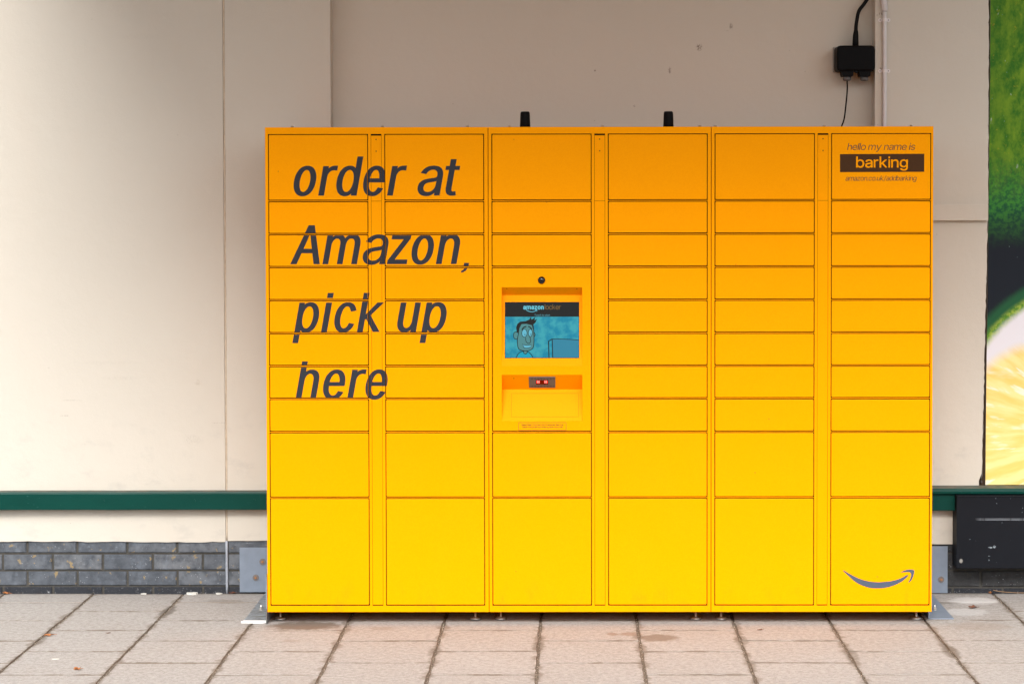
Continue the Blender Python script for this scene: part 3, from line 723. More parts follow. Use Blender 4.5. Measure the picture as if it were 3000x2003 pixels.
# ------------------------------------------------------------------ ground
bm = nb()
box(bm, -60, 60, -80, 1.2, -.3, -.0060)
tag(obj('ground', bm, M_SAND), kind='structure')

pav = bpy.data.objects.new('pavement', None)
COL.objects.link(pav)
tag(pav, kind='structure')
meshes = {}
def slab_mesh(w, d, v):
    key = (round(w, 3), round(d, 3), v)
    if key not in meshes:
        rr = random.Random(hash(key) & 0xffff)
        bm = nb()
        b = .003
        nx = 11
        def ring(ins, z):
            pts = []
            hw, hd = w / 2 - ins, d / 2 - ins
            for k in range(nx):
                pts.append((-hw + 2 * hw * k / nx, -hd))
            for k in range(nx):
                pts.append((hw, -hd + 2 * hd * k / nx))
            for k in range(nx):
                pts.append((hw - 2 * hw * k / nx, hd))
            for k in range(nx):
                pts.append((-hw, hd - 2 * hd * k / nx))
            return pts, z
        jit = [rr.uniform(-.0042, .0042) for _ in range(4 * nx)]
        rings = []
        for ins, z in ((b, 0), (0, -.0035), (0, -.05)):
            pts, z = ring(ins, z)
            rings.append([bm.verts.new((x * (1 + jit[i] * 3), y * (1 + jit[i] * 2), z)) for i, (x, y) in enumerate(pts)])
        bm.faces.new(rings[0])
        n = len(rings[0])
        for p, q in zip(rings, rings[1:]):
            for k in range(n):
                bm.faces.new((p[k], q[k], q[(k + 1) % n], p[(k + 1) % n]))
        bmesh.ops.recalc_face_normals(bm, faces=bm.faces)
        me = bpy.data.meshes.new('paving_slab')
        bm.to_mesh(me)
        bm.free()
        me.materials.append(M_SLAB)
        meshes[key] = me
    return meshes[key]
PX, PY = .4075, .3995
for i in range(-8, 8):
    xa = -.1395 + PX * i
    par = (i % 2 == 0)                    # columns alternate by half a slab
    y1 = 0.004
    y = 0.0 if not par else -PY / 2
    cells = [] if not par else [(-PY / 2, .006)]
    top = y
    while top > -2.7:
        cells.append((top - PY, top))
        top -= PY
    for (ya, yb) in cells:
        w, d = PX - .0095, (yb - ya) - .0060
        me = slab_mesh(w, d, random.randrange(4))
        o = bpy.data.objects.new('paving_slab', me)
        COL.objects.link(o)
        o.parent = pav
        o.location = (xa + PX / 2 + random.uniform(-.001, .001), (ya + yb) / 2 + random.uniform(-.0015, .0015), random.uniform(-.0007, .0005))
        o.rotation_euler = (random.uniform(-.003, .003), random.uniform(-.003, .003), random.uniform(-.003, .003))
bm = nb()                                  # the paving beyond the frame, too far out to be told apart
for x0, x1, y0, y1 in ((-60, -.1395 - 8 * PX, -80, 0), (-.1395 + 8 * PX, 60, -80, 0), (-.1395 - 8 * PX, -.1395 + 8 * PX, -80, -3.0)):
    box(bm, x0, x1, y0, y1, -.05, -.002)
o = obj('outer_paving', bm, M_SLAB, pav)
tag(o, kind='stuff')

bm = nb()                                  # sand grains lying in the long joints
for i in range(-7, 8):
    x = -.1395 + PX * i
    for _ in range(150):
        yy = random.uniform(-1.9, -.02)
        r = random.uniform(.0007, .0019)
        cx, cz = x + random.gauss(0, .0045), -.0055 + random.uniform(0, .004)
        if abs(cx - x) > .006:
            cz = .0005
        v = [bm.verts.new((cx + r * math.cos(a) , yy + r * math.sin(a), cz)) for a in (0, 2.1, 4.2)]
        tpv = bm.verts.new((cx, yy, cz + r * 1.3))
        for a, b in ((0, 1), (1, 2), (2, 0)):
            bm.faces.new((v[a], v[b], tpv))
tag(obj('joint_grit', bm, M_GRIT), 'pale sand grains scattered along the dark joints of the paving', 'grit', kind='stuff')

# ------------------------------------------------------------------ building wall
wall = thing('building_wall', 'cream painted shop wall with recessed bay and blue-grey brick plinth behind the locker', 'wall', (0, .1, 0))
XJ, XR0, XR1, XP = -1.574, -1.093, 1.360, 1.869
ZT = 4.09
def edge(x0, x1, z, amp, step=.03):
    n = int((x1 - x0) / step) + 1
    out, k = [], 0
    for i in range(n + 1):
        k += random.uniform(-amp, amp)
        k *= .75
        out.append((x0 + (x1 - x0) * i / n, z + k))
    return out
def render_panel(x0, x1, z0, y0, y1, amp=.0032, slope=0):
    bm = nb()
    lo = [(x, z + slope * (x - x0)) for x, z in edge(x0, x1, z0, amp)]
    prism(bm, lo + [(x1, ZT), (x0, ZT)], y0, y1)
    return bm
obj('render_panel', render_panel(-6, XJ - .0050, .244, 0, .02, slope=-.0018), M_WALL, wall)
obj('render_panel', render_panel(XJ + .0050, XR0, .2375, 0, .02), M_WALL, wall)
bm = nb(); box(bm, XR0 - .0, XR0 + .010, .02, .10, .24, ZT)
bm2 = nb(); box(bm2, XR0 - .02, XR0 - .0005, .0205, .10, .24, ZT)
bm.free(); obj('pier_return', bm2, M_WALL, wall)
bm = nb(); box(bm, XR0 - .3, XR1 + .3, .10, .13, .24, ZT)
obj('recessed_panel', bm, M_WALL, wall)
# right-hand pier with its chipped edge
bm = nb()
pe = [(XR1, .2245), (1.715, .2230), (1.8480, .2235)]
zz = .25
right = []
while zz < ZT:
    base = 1.8476 + (1.8705 - 1.8476) * min(1, max(0, (zz - .5) / 1.25))
    if zz < .53:
        base -= .012
    right.append((base + random.uniform(-.0022, .0022), zz))
    zz += random.uniform(.012, .035)
prism(bm, pe + right + [(1.8705, ZT), (XR1, ZT)], 0, .10)
obj('render_panel', bm, M_WALL, wall)
bm = nb(); box(bm, 1.60, 3.5, .045, .10, .22, ZT)
obj('backing_board', bm, M_CRACK, wall)
bm = nb()                                  # broken plaster showing along the chipped edge
zz = .5
while zz < 2.72:
    base = 1.8476 + (1.8705 - 1.8476) * min(1, max(0, (zz - .5) / 1.25))
    hgt = random.uniform(.01, .07)
    if random.random() < .55:
        prism(bm, [(base - .001, zz), (base + random.uniform(.003, .0065), zz + hgt * .3), (base + random.uniform(.002, .006), zz + hgt * .8), (base - .001, zz + hgt)], .004, .03)
    zz += hgt + .004
o = obj('chipped_edge', bm, M_CHIP, wall)
tag(o, kind='stuff')
# cover strip across the right pier
bm = nb(); box(bm, 1.40, 1.8665, -.026, .0, 1.688, 1.7605, bev=.0015)
obj('cover_strip', bm, M_WALL, wall)
# movement joint: sealant bead over the full height
pts = [(XJ + random.uniform(-.0008, .0008), .0062 + random.uniform(-.001, .001), z) for z in [0.0 + .04 * k for k in range(101)]]
bm = nb(); tube(bm, [(x + .0004, y - .001, z) for x, y, z in pts if z >= .235], .0053, 8)
obj('sealant_bead', bm, M_AGED, wall, smooth=False)
bm = nb(); tube(bm, [(x, y - .004, z) for x, y, z in pts if z <= .26], .0062, 8)
obj('sealant_bead', bm, M_SEALANT, wall)
bm = nb(); disc(bm, -1.7058, -.003, .0, .9632, .0115); disc(bm, -1.7058, -.0045, -.003, .9632, .006)
obj('screw_cap', bm, M_WALL, wall)
bm = nb(); box(bm, -6, 3.5, .1305, .19, 0, ZT)
obj('wall_core', bm, M_MORTAR, wall)
bm = nb(); box(bm, -6, 3.5, .0140, .13, -.1, .2395)
obj('mortar_bed', bm, M_MORTAR, wall)

BM = {}
def brick_mesh(w, h, m):
    k = (round(w, 3), round(h, 3), m.name)
    if k not in BM:
        bm = nb()
        box(bm, -w / 2, w / 2, 0, .04, -h / 2, h / 2)
        es = [e for e in bm.edges if all(v.co.y < .001 for v in e.verts)]
        bmesh.ops.bevel(bm, geom=es, offset=.003, segments=2, affect='EDGES')
        me = bpy.data.meshes.new('brick')
        bm.to_mesh(me); bm.free()
        me.materials.append(m)
        BM[k] = me
    return BM[k]
def brick(x0, x1, z0, z1, m, y=.007):
    o = bpy.data.objects.new('brick', brick_mesh(x1 - x0, z1 - z0, m))
    COL.objects.link(o)
    o.parent = wall
    o.location = Vector(((x0 + x1) / 2, y + random.uniform(-.0015, .0015), (z0 + z1) / 2)) - wall.location
    o.rotation_euler = (0, random.uniform(-.004, .004), 0)
BP = .2275
def course(z0, z1, joint, lo, hi, m, stops=()):
    x = joint - BP * math.ceil((joint - lo) / BP)
    while x < hi:
        a, b = x + .0055, x + BP - .0055
        x += BP
        segs = [(a, b)]
        for s in stops:
            ns = []
            for (p, q) in segs:
                if p < s < q:
                    ns += [(p, s - .007), (s + .007, q)]
                else:
                    ns.append((p, q))
            segs = ns
        for p, q in segs:
            p, q = max(p, lo), min(q, hi)
            if q - p > .012:
                brick(p, q, z0, z1, m)
ROWS = ((-.042, .0285, -2.139), (.037, .0995, -2.255), (.1085, .1765, -2.139), (.186, .255, -2.255))
for z0, z1, j in ROWS:
    course(z0, z1, j, -3.6, -1.10, M_BRICK, (XJ,))
for z0, z1, j in ((-.042, .020, 1.72), (.030, .098, 1.8465), (.1085, .1765, 1.735), (.186, .240, 1.8465)):
    course(z0, z1, j, 1.42, 2.9, M_BRICK_DARK)

# unseen canopy over the pavement (above the frame), sized to shade the upper wall
can = thing('canopy', 'unseen canopy with warm bounce soffit above the wall and locker', 'canopy', (0, 0, 4.1))
CX, CY = -2.72, -4.0
bm = nb(); box(bm, CX, 3.0, CY, .16, 4.10, 4.20)
obj('soffit', bm, M_SOFFIT, can)
bm = nb(); box(bm, CX, 3.0, CY - .03, CY - .002, 4.05, 4.32)
obj('fascia', bm, M_GREEN, can)

# unseen terrace added behind the camera to block low sky and darken reflections
M_FAR = simple('far_red_brick', (0.14, 0.085, 0.06), .9, var=.2, scale=2)
M_FARG = simple('far_window_glass', (0.03, 0.035, 0.04), .15, bump=0)
M_TILE = simple('far_roof_tile', (0.09, 0.06, 0.05), .8)
far = thing('low_sky_blocker', 'unseen brick terrace added behind the camera to block the low sky', 'building', (0, -24, 0))
bm = nb(); box(bm, -30, 30, -32, -24, 0, 4.4)
obj('wall', bm, M_FAR, far)
bm = nb()
prism(bm, [(-30.4, 4.4), (30.4, 4.4), (30.4, 4.55), (-30.4, 4.55)], -32.4, -23.6)
obj('roof', bm, M_TILE, far)
for i in range(14):
    for z in (.9, 2.9):
        bm = nb(); box(bm, -28 + i * 4.1, -26.6 + i * 4.1, -24.0, -23.95, z, z + 1.3)
        obj('window', bm, M_FARG, far)

# ------------------------------------------------------------------ green rails
bm = nb()
prof = [(0, .3895), (-.050, .3890), (-.052, .3915), (-.052, .4605), (-.0505, .4630), (-.044, .4640), (-.042, .4690), (0, .4705)]
def profile(bm, prof, x0, x1, mi=0, top=None):
    n = max(2, int((x1 - x0) / .12))
    rows = []
    for i in range(n + 1):
        x = x0 + (x1 - x0) * i / n
        dz = random.uniform(-.0007, .0007)
        rows.append([bm.verts.new((x, y, z + dz)) for y, z in prof])
    for r, q in zip(rows, rows[1:]):
        for k in range(len(prof)):
            f = bm.faces.new((r[k], q[k], q[(k + 1) % len(prof)], r[(k + 1) % len(prof)]))
            f.material_index = 1 if k == top else mi
    bm.faces.new(rows[0][::-1]); bm.faces.new(rows[-1])
    bmesh.ops.recalc_face_normals(bm, faces=bm.faces)
profile(bm, prof, -6, -1.10, top=6)
for x in (-2.12, -1.71, -1.44):
    disc(bm, x, -.0535, -.051, .431, .006, 12)
tag(obj('wall_rail', bm, [M_GREEN, M_LEDGE]), 'long dark green painted rail along the cream wall left of the locker', 'rail')
bm = nb()
prof = [(0, .3835), (-.050, .3835), (-.052, .386), (-.052, .4555), (-.050, .458), (-.050, .4605), (-.067, .4605), (-.070, .4625), (-.0715, .473), (-.069, .4835), (-.066, .4855), (0, .4905)]
profile(bm, prof, 1.362, 3.5, top=10)
tag(obj('wall_sill_rail', bm, [M_GREEN, M_LEDGE]), 'green moulded sill rail with dusty ledge under the lime poster, right of the locker', 'rail')

# ------------------------------------------------------------------ black panel and poster
pn = thing('kick_panel', 'scratched black metal panel fixed over the bricks below the lime poster', 'panel', (2.2, -.1, .13))
bm = nb()
box(bm, 1.7165, 2.9, -.100, -.0, .1315, .4575, bev=.0025)
obj('panel_box', bm, M_PANEL, pn)
bm = nb(); box(bm, 1.7185, 2.898, -.1032, -.1005, .4515, .4565, bev=.001)
obj('top_lip', bm, M_PANEL, pn)

ps = thing('fruit_poster', 'large poster board printed with green and yellow limes right of the cream wall', 'poster', (2.3, .0, .5))
bm = nb()
prism(bm, [(1.8650, .4925), (2.95, .4925), (2.95, ZT - .02), (1.8790, ZT - .02), (1.8775, 2.3), (1.8735, 1.75), (1.8675, 1.0)], .002, .022)
for f in bm.faces:
    f.material_index = 0 if f.normal.y < -.5 else 1
obj('printed_board', bm, [M_POSTER, M_POSTER_EDGE], ps)

# ------------------------------------------------------------------ parcel locker
YF = -.67
LX = (-1.2919, -.3559, .5785, 1.5085)
ZTOP, ZBOT = 2.0894, .0512
ZR = (2.0575, 1.7811, 1.6423, 1.5039, 1.3652, 1.2266, 1.0887, .9511, .8107, .5339, .0822)
GAP, RAIL = .0036, .0027
DL, ST, DR = (.0175, .4300), (.4460, .4885), (.5050, .9160)
lock = thing('parcel_locker', 'long yellow and orange parcel locker bank with touch screen and rows of steel doors', 'parcel locker', (.108, -.4, 0))
YB = -.115
DM = {}
def door_mesh(w, h):
    k = (round(w, 4), round(h, 4))
    if k not in DM:
        bm = plate(w, h, .0029)
        me = bpy.data.meshes.new('locker_door')
        bm.to_mesh(me); bm.free()
        me.materials.append(M_YEL)
        DM[k] = me
    return DM[k]
REG = []                                   # (object, x0, x1, z0, z1, front y) surfaces that lettering can lie on
YD = YF - .0008
door_objs = {}
cabs = []
for c in range(3):
    X, X2 = LX[c] + .0014, LX[c + 1] - .0014
    bm = nb()
    fr = .0022
    # face frame, pieces butted
    box(bm, X, LX[c] + DL[0] - GAP, YF, YF + fr, ZBOT, ZTOP)
    box(bm, LX[c] + DR[1] + GAP, X2, YF, YF + fr, ZBOT, ZTOP)
    xa, xb = LX[c] + DL[0] - GAP, LX[c] + DR[1] + GAP
    box(bm, xa, xb, YF, YF + fr, ZR[0] + GAP, ZTOP)
    box(bm, xa, xb, YF, YF + fr, ZBOT, ZR[-1] - GAP - .0008)
    za, zb = ZR[-1] - GAP - .0008, ZR[0] + GAP
    box(bm, LX[c] + DL[1] + GAP, LX[c] + ST[0] - .0012, YF, YF + fr, za, zb)
    box(bm, LX[c] + ST[1] + .0012, LX[c] + DR[0] - GAP, YF, YF + fr, za, zb)
    for (p, q) in (DL, DR):
        p, q = p + LX[c] - GAP, q + LX[c] + GAP
        for k in range(1, 10):
            if c == 1 and (p < LX[c] + .1) and 3 < k < 8:
                continue
            box(bm, p, q, YF + .0006, YF + fr, ZR[k] - RAIL / 2, ZR[k] + RAIL / 2)
    # carcass behind
    box(bm, X, X2, YF + fr + .004, YB, ZBOT, ZTOP)
    for s in (0, 1):
        xx = (X, X + .003) if s == 0 else (X2 - .003, X2)
        box(bm, xx[0], xx[1], YF + fr, YF + fr + .004, ZBOT, ZTOP)
    box(bm, X + .003, X2 - .003, YF + fr, YF + fr + .004, ZTOP - .003, ZTOP)
    cab = obj('cabinet', bm, M_YEL, lock)
    cabs.append(cab)
    bm = nb(); box(bm, X + .0035, X2 - .0035, YF + fr + .0001, YF + fr + .0035, ZBOT + .003, ZTOP - .0035)
    obj('inner_liner', bm, M_DARK, cab)  # black sheet added close behind the door gaps as their shade
    for x0, x1 in ((X, LX[c] + DL[0] - GAP), (LX[c] + DR[1] + GAP, X2), (LX[c] + DL[1] + GAP, LX[c] + ST[0] - .0012), (LX[c] + ST[1] + .0012, LX[c] + DR[0] - GAP)):
        REG.append((cab, x0, x1, ZBOT, ZTOP, YF))
    # cover strips in the middle channel
    x0, x1 = LX[c] + ST[0], LX[c] + ST[1]
    zl = ZR[1] - .001
    for (a, b) in ((zl + .0006, ZR[0] - .0035), (ZR[-1], zl - .0006)):
        bm = nb(); box(bm, x0, x1, YF + .0006, YF + .0022, a, b, bev=.0006)
        o = obj('cover_strip', bm, M_YEL, lock)
        REG.append((o, x0, x1, a, b, YF + .0006))
        if b > 2:
            up = o
    xm = (x0 + x1) / 2
    bm = plate(.030, .060, .0012, .004, .0004)
    o = obj('lock_plate', bm, M_YEL, up, loc=(xm, YF - .0003, 2.0135))
    bm = nb()
    for dz in (.0245, -.0245):
        bm = nb()
        disc(bm, xm, YF - .0009, YF + .0002, 2.0135 + dz, .0026, 10)
        obj('lock_plate_screw', bm, M_BROWN, up)
    # doors
    for side, (p, q) in enumerate((DL, DR)):
        p, q = p + LX[c], q + LX[c]
        for k in range(10):
            if c == 1 and side == 0 and 3 <= k <= 7:
                continue
            a = ZR[k + 1] + (RAIL / 2 + GAP if k < 9 else 0)
            b = ZR[k] - (RAIL / 2 + GAP if k > 0 else 0)
            o = obj('locker_door', door_mesh(q - p, b - a), None, lock, loc=((p + q) / 2, YD, (a + b) / 2))
            o.rotation_euler = (random.uniform(-.0006, .0006), 0, random.uniform(-.0012, .0012))
            REG.append((o, p + .0008, q - .0008, a + .0006, b - .0006, YD))
            door_objs[(c, side, k)] = o

# feet
FB = nb()
def lathe(bm, prof, x, y, z, seg=18):
    rings = [[bm.verts.new((x + r * math.cos(2 * math.pi * k / seg), y + r * math.sin(2 * math.pi * k / seg), z + h)) for k in range(seg)] for r, h in prof]
    for r, q in zip(rings, rings[1:]):
        for k in range(seg):
            f = bm.faces.new((r[k], r[(k + 1) % seg], q[(k + 1) % seg], q[k]))
            f.smooth = abs(prof[0][0]) > 0
    bm.faces.new(rings[0][::-1]); bm.faces.new(rings[-1])
lathe(FB, [(.019, 0), (.0225, .001), (.0235, .005), (.021, .009), (.007, .011), (.0055, .013), (.0055, .052)], 0, 0, 0)
fme = bpy.data.meshes.new('levelling_foot'); FB.to_mesh(fme); FB.free(); fme.materials.append(M_ZINC)
for i, x in enumerate((-1.2502, -.4182, -.3103, .5204, .6281, 1.4576)):
    for y in (-.575, -.18):
        obj('levelling_foot', fme, None, cabs[i // 2], loc=(x, y, .0005))
# aerials and top bolts
for x in (-.2040, .4060):
    bm = nb()
    lathe(bm, [(.0225, 0), (.0220, .010), (.0205, .055), (.0195, .066), (.0165, .0705)], x, -.52, ZTOP - .0005, 24)
    obj('aerial', bm, M_BLACK, lock)
for x in (-1.185, -.805, -.445, -.268, .125, .535, .60, 1.06, 1.425):
    bm = nb()
    lathe(bm, [(.010, 0), (.010, .0015), (.0062, .002), (.0062, .0075), (.003, .008)], x, -.60, ZTOP, 6)
    obj('top_bolt', bm, M_ZINC, lock)

# ---- console of the middle cabinet
KX0, KX1 = LX[1] + DL[0], LX[1] + DL[1]
KZ0, KZ1 = ZR[8] + RAIL / 2 + GAP, ZR[3] - RAIL / 2 - GAP
RX0, RX1 = -.3002, .0375
T1, S1, B1, D1 = 1.4189, 1.3835, 1.088, .050
T2, S2, B2, D2 = 1.0513, .9835, .8570, .068
bm = nb()
def quad(*p, mi=0):
    f = bm.faces.new([bm.verts.new(q) for q in p])
    f.material_index = mi
    return f
Y = YD
def fr_rect(x0, x1, z0, z1):
    quad((x0, Y, z0), (x1, Y, z0), (x1, Y, z1), (x0, Y, z1))
fr_rect(KX0 + .001, RX0, KZ0 + .001, KZ1 - .001); fr_rect(RX1, KX1 - .001, KZ0 + .001, KZ1 - .001)
fr_rect(RX0, RX1, T1, KZ1 - .001); fr_rect(RX0, RX1, T2, B1); fr_rect(RX0, RX1, KZ0 + .001, B2)
for (T, Sg, B, D) in ((T1, S1, B1, D1), (T2, S2, B2, D2)):
    quad((RX0, Y, T), (RX1, Y, T), (RX1, Y + D, Sg), (RX0, Y + D, Sg))
    quad((RX0, Y + D, Sg), (RX1, Y + D, Sg), (RX1, Y, B), (RX0, Y, B))
    for x in (RX0, RX1):
        quad((x, Y, T), (x, Y + D, Sg), (x, Y, B))
o4 = [(KX0, KZ0), (KX1, KZ0), (KX1, KZ1), (KX0, KZ1)]
i4 = [(KX0 + .001, KZ0 + .001), (KX1 - .001, KZ0 + .001), (KX1 - .001, KZ1 - .001), (KX0 + .001, KZ1 - .001)]
for k in range(4):
    a, b, c2, d = o4[k], o4[(k + 1) % 4], i4[(k + 1) % 4], i4[k]
    quad((a[0], Y + .001, a[1]), (b[0], Y + .001, b[1]), (c2[0], Y, c2[1]), (d[0], Y, d[1]))
    quad((a[0], Y + .001, a[1]), (b[0], Y + .001, b[1]), (b[0], Y + .006, b[1]), (a[0], Y + .006, a[1]))
bmesh.ops.remove_doubles(bm, verts=bm.verts, dist=1e-6)
con = obj('console_panel', bm, M_YEL, lock)
# the gap shade sheet must not cut the recesses: rebuild it for the middle cabinet
for o in [o for o in cabs[1].children if o.name.startswith('inner_liner')]:
    bpy.data.objects.remove(o)
X, X2 = LX[1] + .0041, LX[2] - .0041
bm = nb()
box(bm, KX1 + .0005, X2, YF + .0024, YF + .0057, ZBOT + .003, ZTOP - .0035)
box(bm, X, KX1, YF + .0024, YF + .0057, KZ1 - .03, ZTOP - .0035)
box(bm, X, KX1, YF + .0024, YF + .0057, ZBOT + .003, KZ0 + .03)
obj('inner_liner', bm, M_DARK, cabs[1])  # same black sheet, painting the gap shade around the console bay
cme = cabs[1].data                          # open the carcass front behind the console
bm = nb(); bm.from_mesh(cme)
off = world_origin(cabs[1])
yy = YF + .0022 + .004 - off.y
kill = [f for f in bm.faces if all(abs(v.co.y - yy) < 1e-5 for v in f.verts) and f.calc_area() > 1]
bmesh.ops.delete(bm, geom=kill, context='FACES_ONLY')
bm.to_mesh(cme); bm.free()

def slope_pt(T, Sg, D, u, lift=0.0):        # point on the down-facing slope, u from its top edge to its bottom
    n = Vector((0, -(T - Sg), -D)).normalized()
    return Vector((0, Y + D * u, T + (Sg - T) * u)) + n * lift
def face_pt(Sg, B, D, z, lift=0.0):         # point on the up-facing slope at height z
    u = (Sg - z) / (Sg - B)
    n = Vector((0, -(Sg - B), D)).normalized()
    return Vector((0, Y + D * (1 - u), z)) + n * lift

# speaker holes on the upper slope
bm = nb()
def hole(x, u, r, T=T1, Sg=S1, D=D1):
    p = slope_pt(T, Sg, D, u, .0003)
    e = (slope_pt(T, Sg, D, 1) - slope_pt(T, Sg, D, 0)).normalized()
    bm.faces.new([bm.verts.new((x + r * math.cos(a), *(p + e * r * math.sin(a))[1:])) for a in [2 * math.pi * k / 6 for k in range(6)]])
for cx in (-.212, -.053):
    for i in range(13):
        for j in range(7):
            if (i + j) % 2 == 0 and abs(i - 6) / 6.5 + abs(j - 3) / 4.2 < 1.15:
                hole(cx + (i - 6) * .0054, .5 + (j - 3) * .105, .0008)
hole(-.279, .17, .0024); hole(.0155, .22, .0024)
hole(-.2505, .24, .0022, T2, S2, D2)
tag(obj('speaker_hole', bm, M_DARK, con), kind='stuff')
# dome camera
bm = nb()
bmesh.ops.create_uvsphere(bm, u_segments=24, v_segments=12, radius=.0158)
for v in bm.verts:
    v.co.y *= .75
for f in bm.faces:
    f.smooth = True
o = obj('camera_dome', bm, M_DOME, con, loc=(-.1326, YD - .001, 1.4483))

# tray outline and help label
bm = nb()
def face_box(x0, x1, z0, z1, lift0, lift1, Sg, B, D, mi=0):
    v = []
    for z in (z0, z1):
        for x in (x0, x1):
            for l in (lift0, lift1):
                p = face_pt(Sg, B, D, z, l)
                v.append(bm.verts.new((x, p.y, p.z)))
    for f in ((0, 1, 3, 2), (4, 6, 7, 5), (0, 4, 5, 1), (2, 3, 7, 6), (0, 2, 6, 4), (1, 5, 7, 3)):
        bm.faces.new([v[i] for i in f]).material_index = mi
for (x0, x1, z0, z1) in ((-.262, .0218, .9665, .9679), (-.262, .0218, .8728, .8742), (-.262, -.2606, .8742, .9665), (.0204, .0218, .8742, .9665)):
    face_box(x0, x1, z0, z1, -.002, .0004, S2, B2, D2)
obj('tray_cover_seam', bm, paint('deep_yellow_seam', (0.62, 0.20, 0.002)), con)

def xz(y):
    return lambda x, z, li: (x, y - li * .00012, z)
bm = nb()
hx0, hx1, hz0, hz1 = -.2314, -.0295, .8170, .8510
for (a, b, c2, d) in ((hx0 + .002, hx1 - .002, hz0, hz0 + .0014), (hx0 + .002, hx1 - .002, hz1 - .0014, hz1), (hx0, hx0 + .0014, hz0 + .002, hz1 - .002), (hx1 - .0014, hx1, hz0 + .002, hz1 - .002)):
    box(bm, a, b, YD - .0005, YD + .0005, c2, d)
for s, z, x0, x1 in (('Need Help? Contact the Customer Service', .8380, -.2180, -.0430), ('0800 496 2459 (toll-free number from UK)', .8280, -.2150, -.0440)):
    for ch, pl in text_run(s, x0, x1, 0.0044, .00105, .0010, .0060):
        fill(bm, [[(q[0], q[1] + z) for q in r] for r in pl], xz(YD - .0006))
tag(obj('help_label', bm, M_TINT, con), kind='stuff')

# scanner
sc_n = Vector((0, -(T2 - S2), -D2)).normalized()
sc_e = (slope_pt(T2, S2, D2, 1) - slope_pt(T2, S2, D2, 0))
def sbox(bm, x0, x1, u0, u1, l0, l1, mi=0):
    v = []
    for u in (u0, u1):
        for x in (x0, x1):
            for l in (l0, l1):
                p = slope_pt(T2, S2, D2, u, l)
                v.append(bm.verts.new((x, p.y, p.z)))
    for f in ((0, 1, 3, 2), (4, 6, 7, 5), (0, 4, 5, 1), (2, 3, 7, 6), (0, 2, 6, 4), (1, 5, 7, 3)):
        bm.faces.new([v[i] for i in f]).material_index = mi
bm = nb()
sbox(bm, -.1869, -.0763, .135, .845, 0, .003, 0)
for i in range(22):
    x = -.176 + i * .0043
    if i % 3 != 2:
        sbox(bm, x, x + .0012, .19, .29, .003, .0034, 1)
        sbox(bm, x, x + .0012, .70, .80, .003, .0034, 1)
scn = obj('barcode_scanner', bm, [M_GREYP, M_DARK], con)
bm = nb(); sbox(bm, -.1575, -.1065, .33, .62, .003, .0036)
obj('scanner_window', bm, M_LEDBOX, con)
bm = nb()
for x in (-.1535, -.1472, -.1222, -.1160):
    for u in (.37, .45):
        sbox(bm, x, x + .0050, u, u + .06, .0036, .0044)
tag(obj('scanner_light', bm, M_LED, con), kind='stuff')

# touch screen: everything on it is one lit picture
SX0, SX1, SZ1, SZ0 = -.2862, .0232, 1.3525, 1.1225
U0, U1, V0, V1 = 237., 1922., 152., 1408.
bm = nb()
def sp(u, v, l=0):
    x = SX0 + (u - U0) / (U1 - U0) * (SX1 - SX0)
    z = SZ1 + (v - V0) / (V1 - V0) * (SZ0 - SZ1)
    p = face_pt(S1, B1, D1, z, .0012 + .00022 * l)
    return (x, p.y, p.z)
def spoly(pts, mi, l):
    pts = [(min(max(a, U0), U1), min(max(b, V0), V1)) for a, b in pts]
    vs = [bm.verts.new(sp(a, b, l)) for a, b in pts]
    for t3 in tessellate_polygon([[Vector((a, b, 0)) for a, b in pts]]):
        try:
            bm.faces.new([vs[i] for i in t3]).material_index = mi
        except ValueError:
            pass
def sline(pts, w, l, mi=1, n=5, raw=False):
    q = [Vector((a, b, 0)) for a, b in pts] if raw else spline([(a, b, 0) for a, b in pts], n)
    for a, b in zip(q, q[1:]):
        d = (b - a)
        if d.length < 1e-6:
            continue
        d.normalize()
        s = Vector((-d.y, d.x, 0)) * w / 2
        e = d * w * .25
        spoly([((a - s - e).x, (a - s - e).y), ((b - s + e).x, (b - s + e).y), ((b + s + e).x, (b + s + e).y), ((a + s - e).x, (a + s - e).y)], mi, l)
def sm(pts):
    return [(v.x, v.y) for v in spline([(a, b, 0) for a, b in pts] + [(pts[0][0], pts[0][1], 0)], 5)][:-1]
MS = [M_SCR_TEAL, M_SCR_BLACK, M_SCR_LIGHT, M_SCR_SKIN, M_SCR_BOX, M_SCR_SHIRT, M_SCR_TEXT, M_SCR_GOLD, M_SCR_DIM]
spoly([(U0, 478), (U1, 478), (U1, V1), (U0, V1)], 0, 0)
spoly([(U0, V0), (U1, V0), (U1, 478), (U0, 478)], 1, 0)
# parcel outline at the right
spoly([(1310, 985), (1922, 1005), (1922, 1408), (1325, 1408)], 4, 1)
spoly([(1230, 1035), (1310, 985), (1325, 1408), (1240, 1408)], 0, 1)
sline([(1312, 985), (1500, 984), (1922, 1006)], 14, 2)
sline([(1312, 985), (1325, 1408)], 20, 2, raw=True)
sline([(1228, 1035), (1240, 1408)], 24, 2, raw=True)
sline([(1225, 1038), (1312, 985)], 20, 2, raw=True)
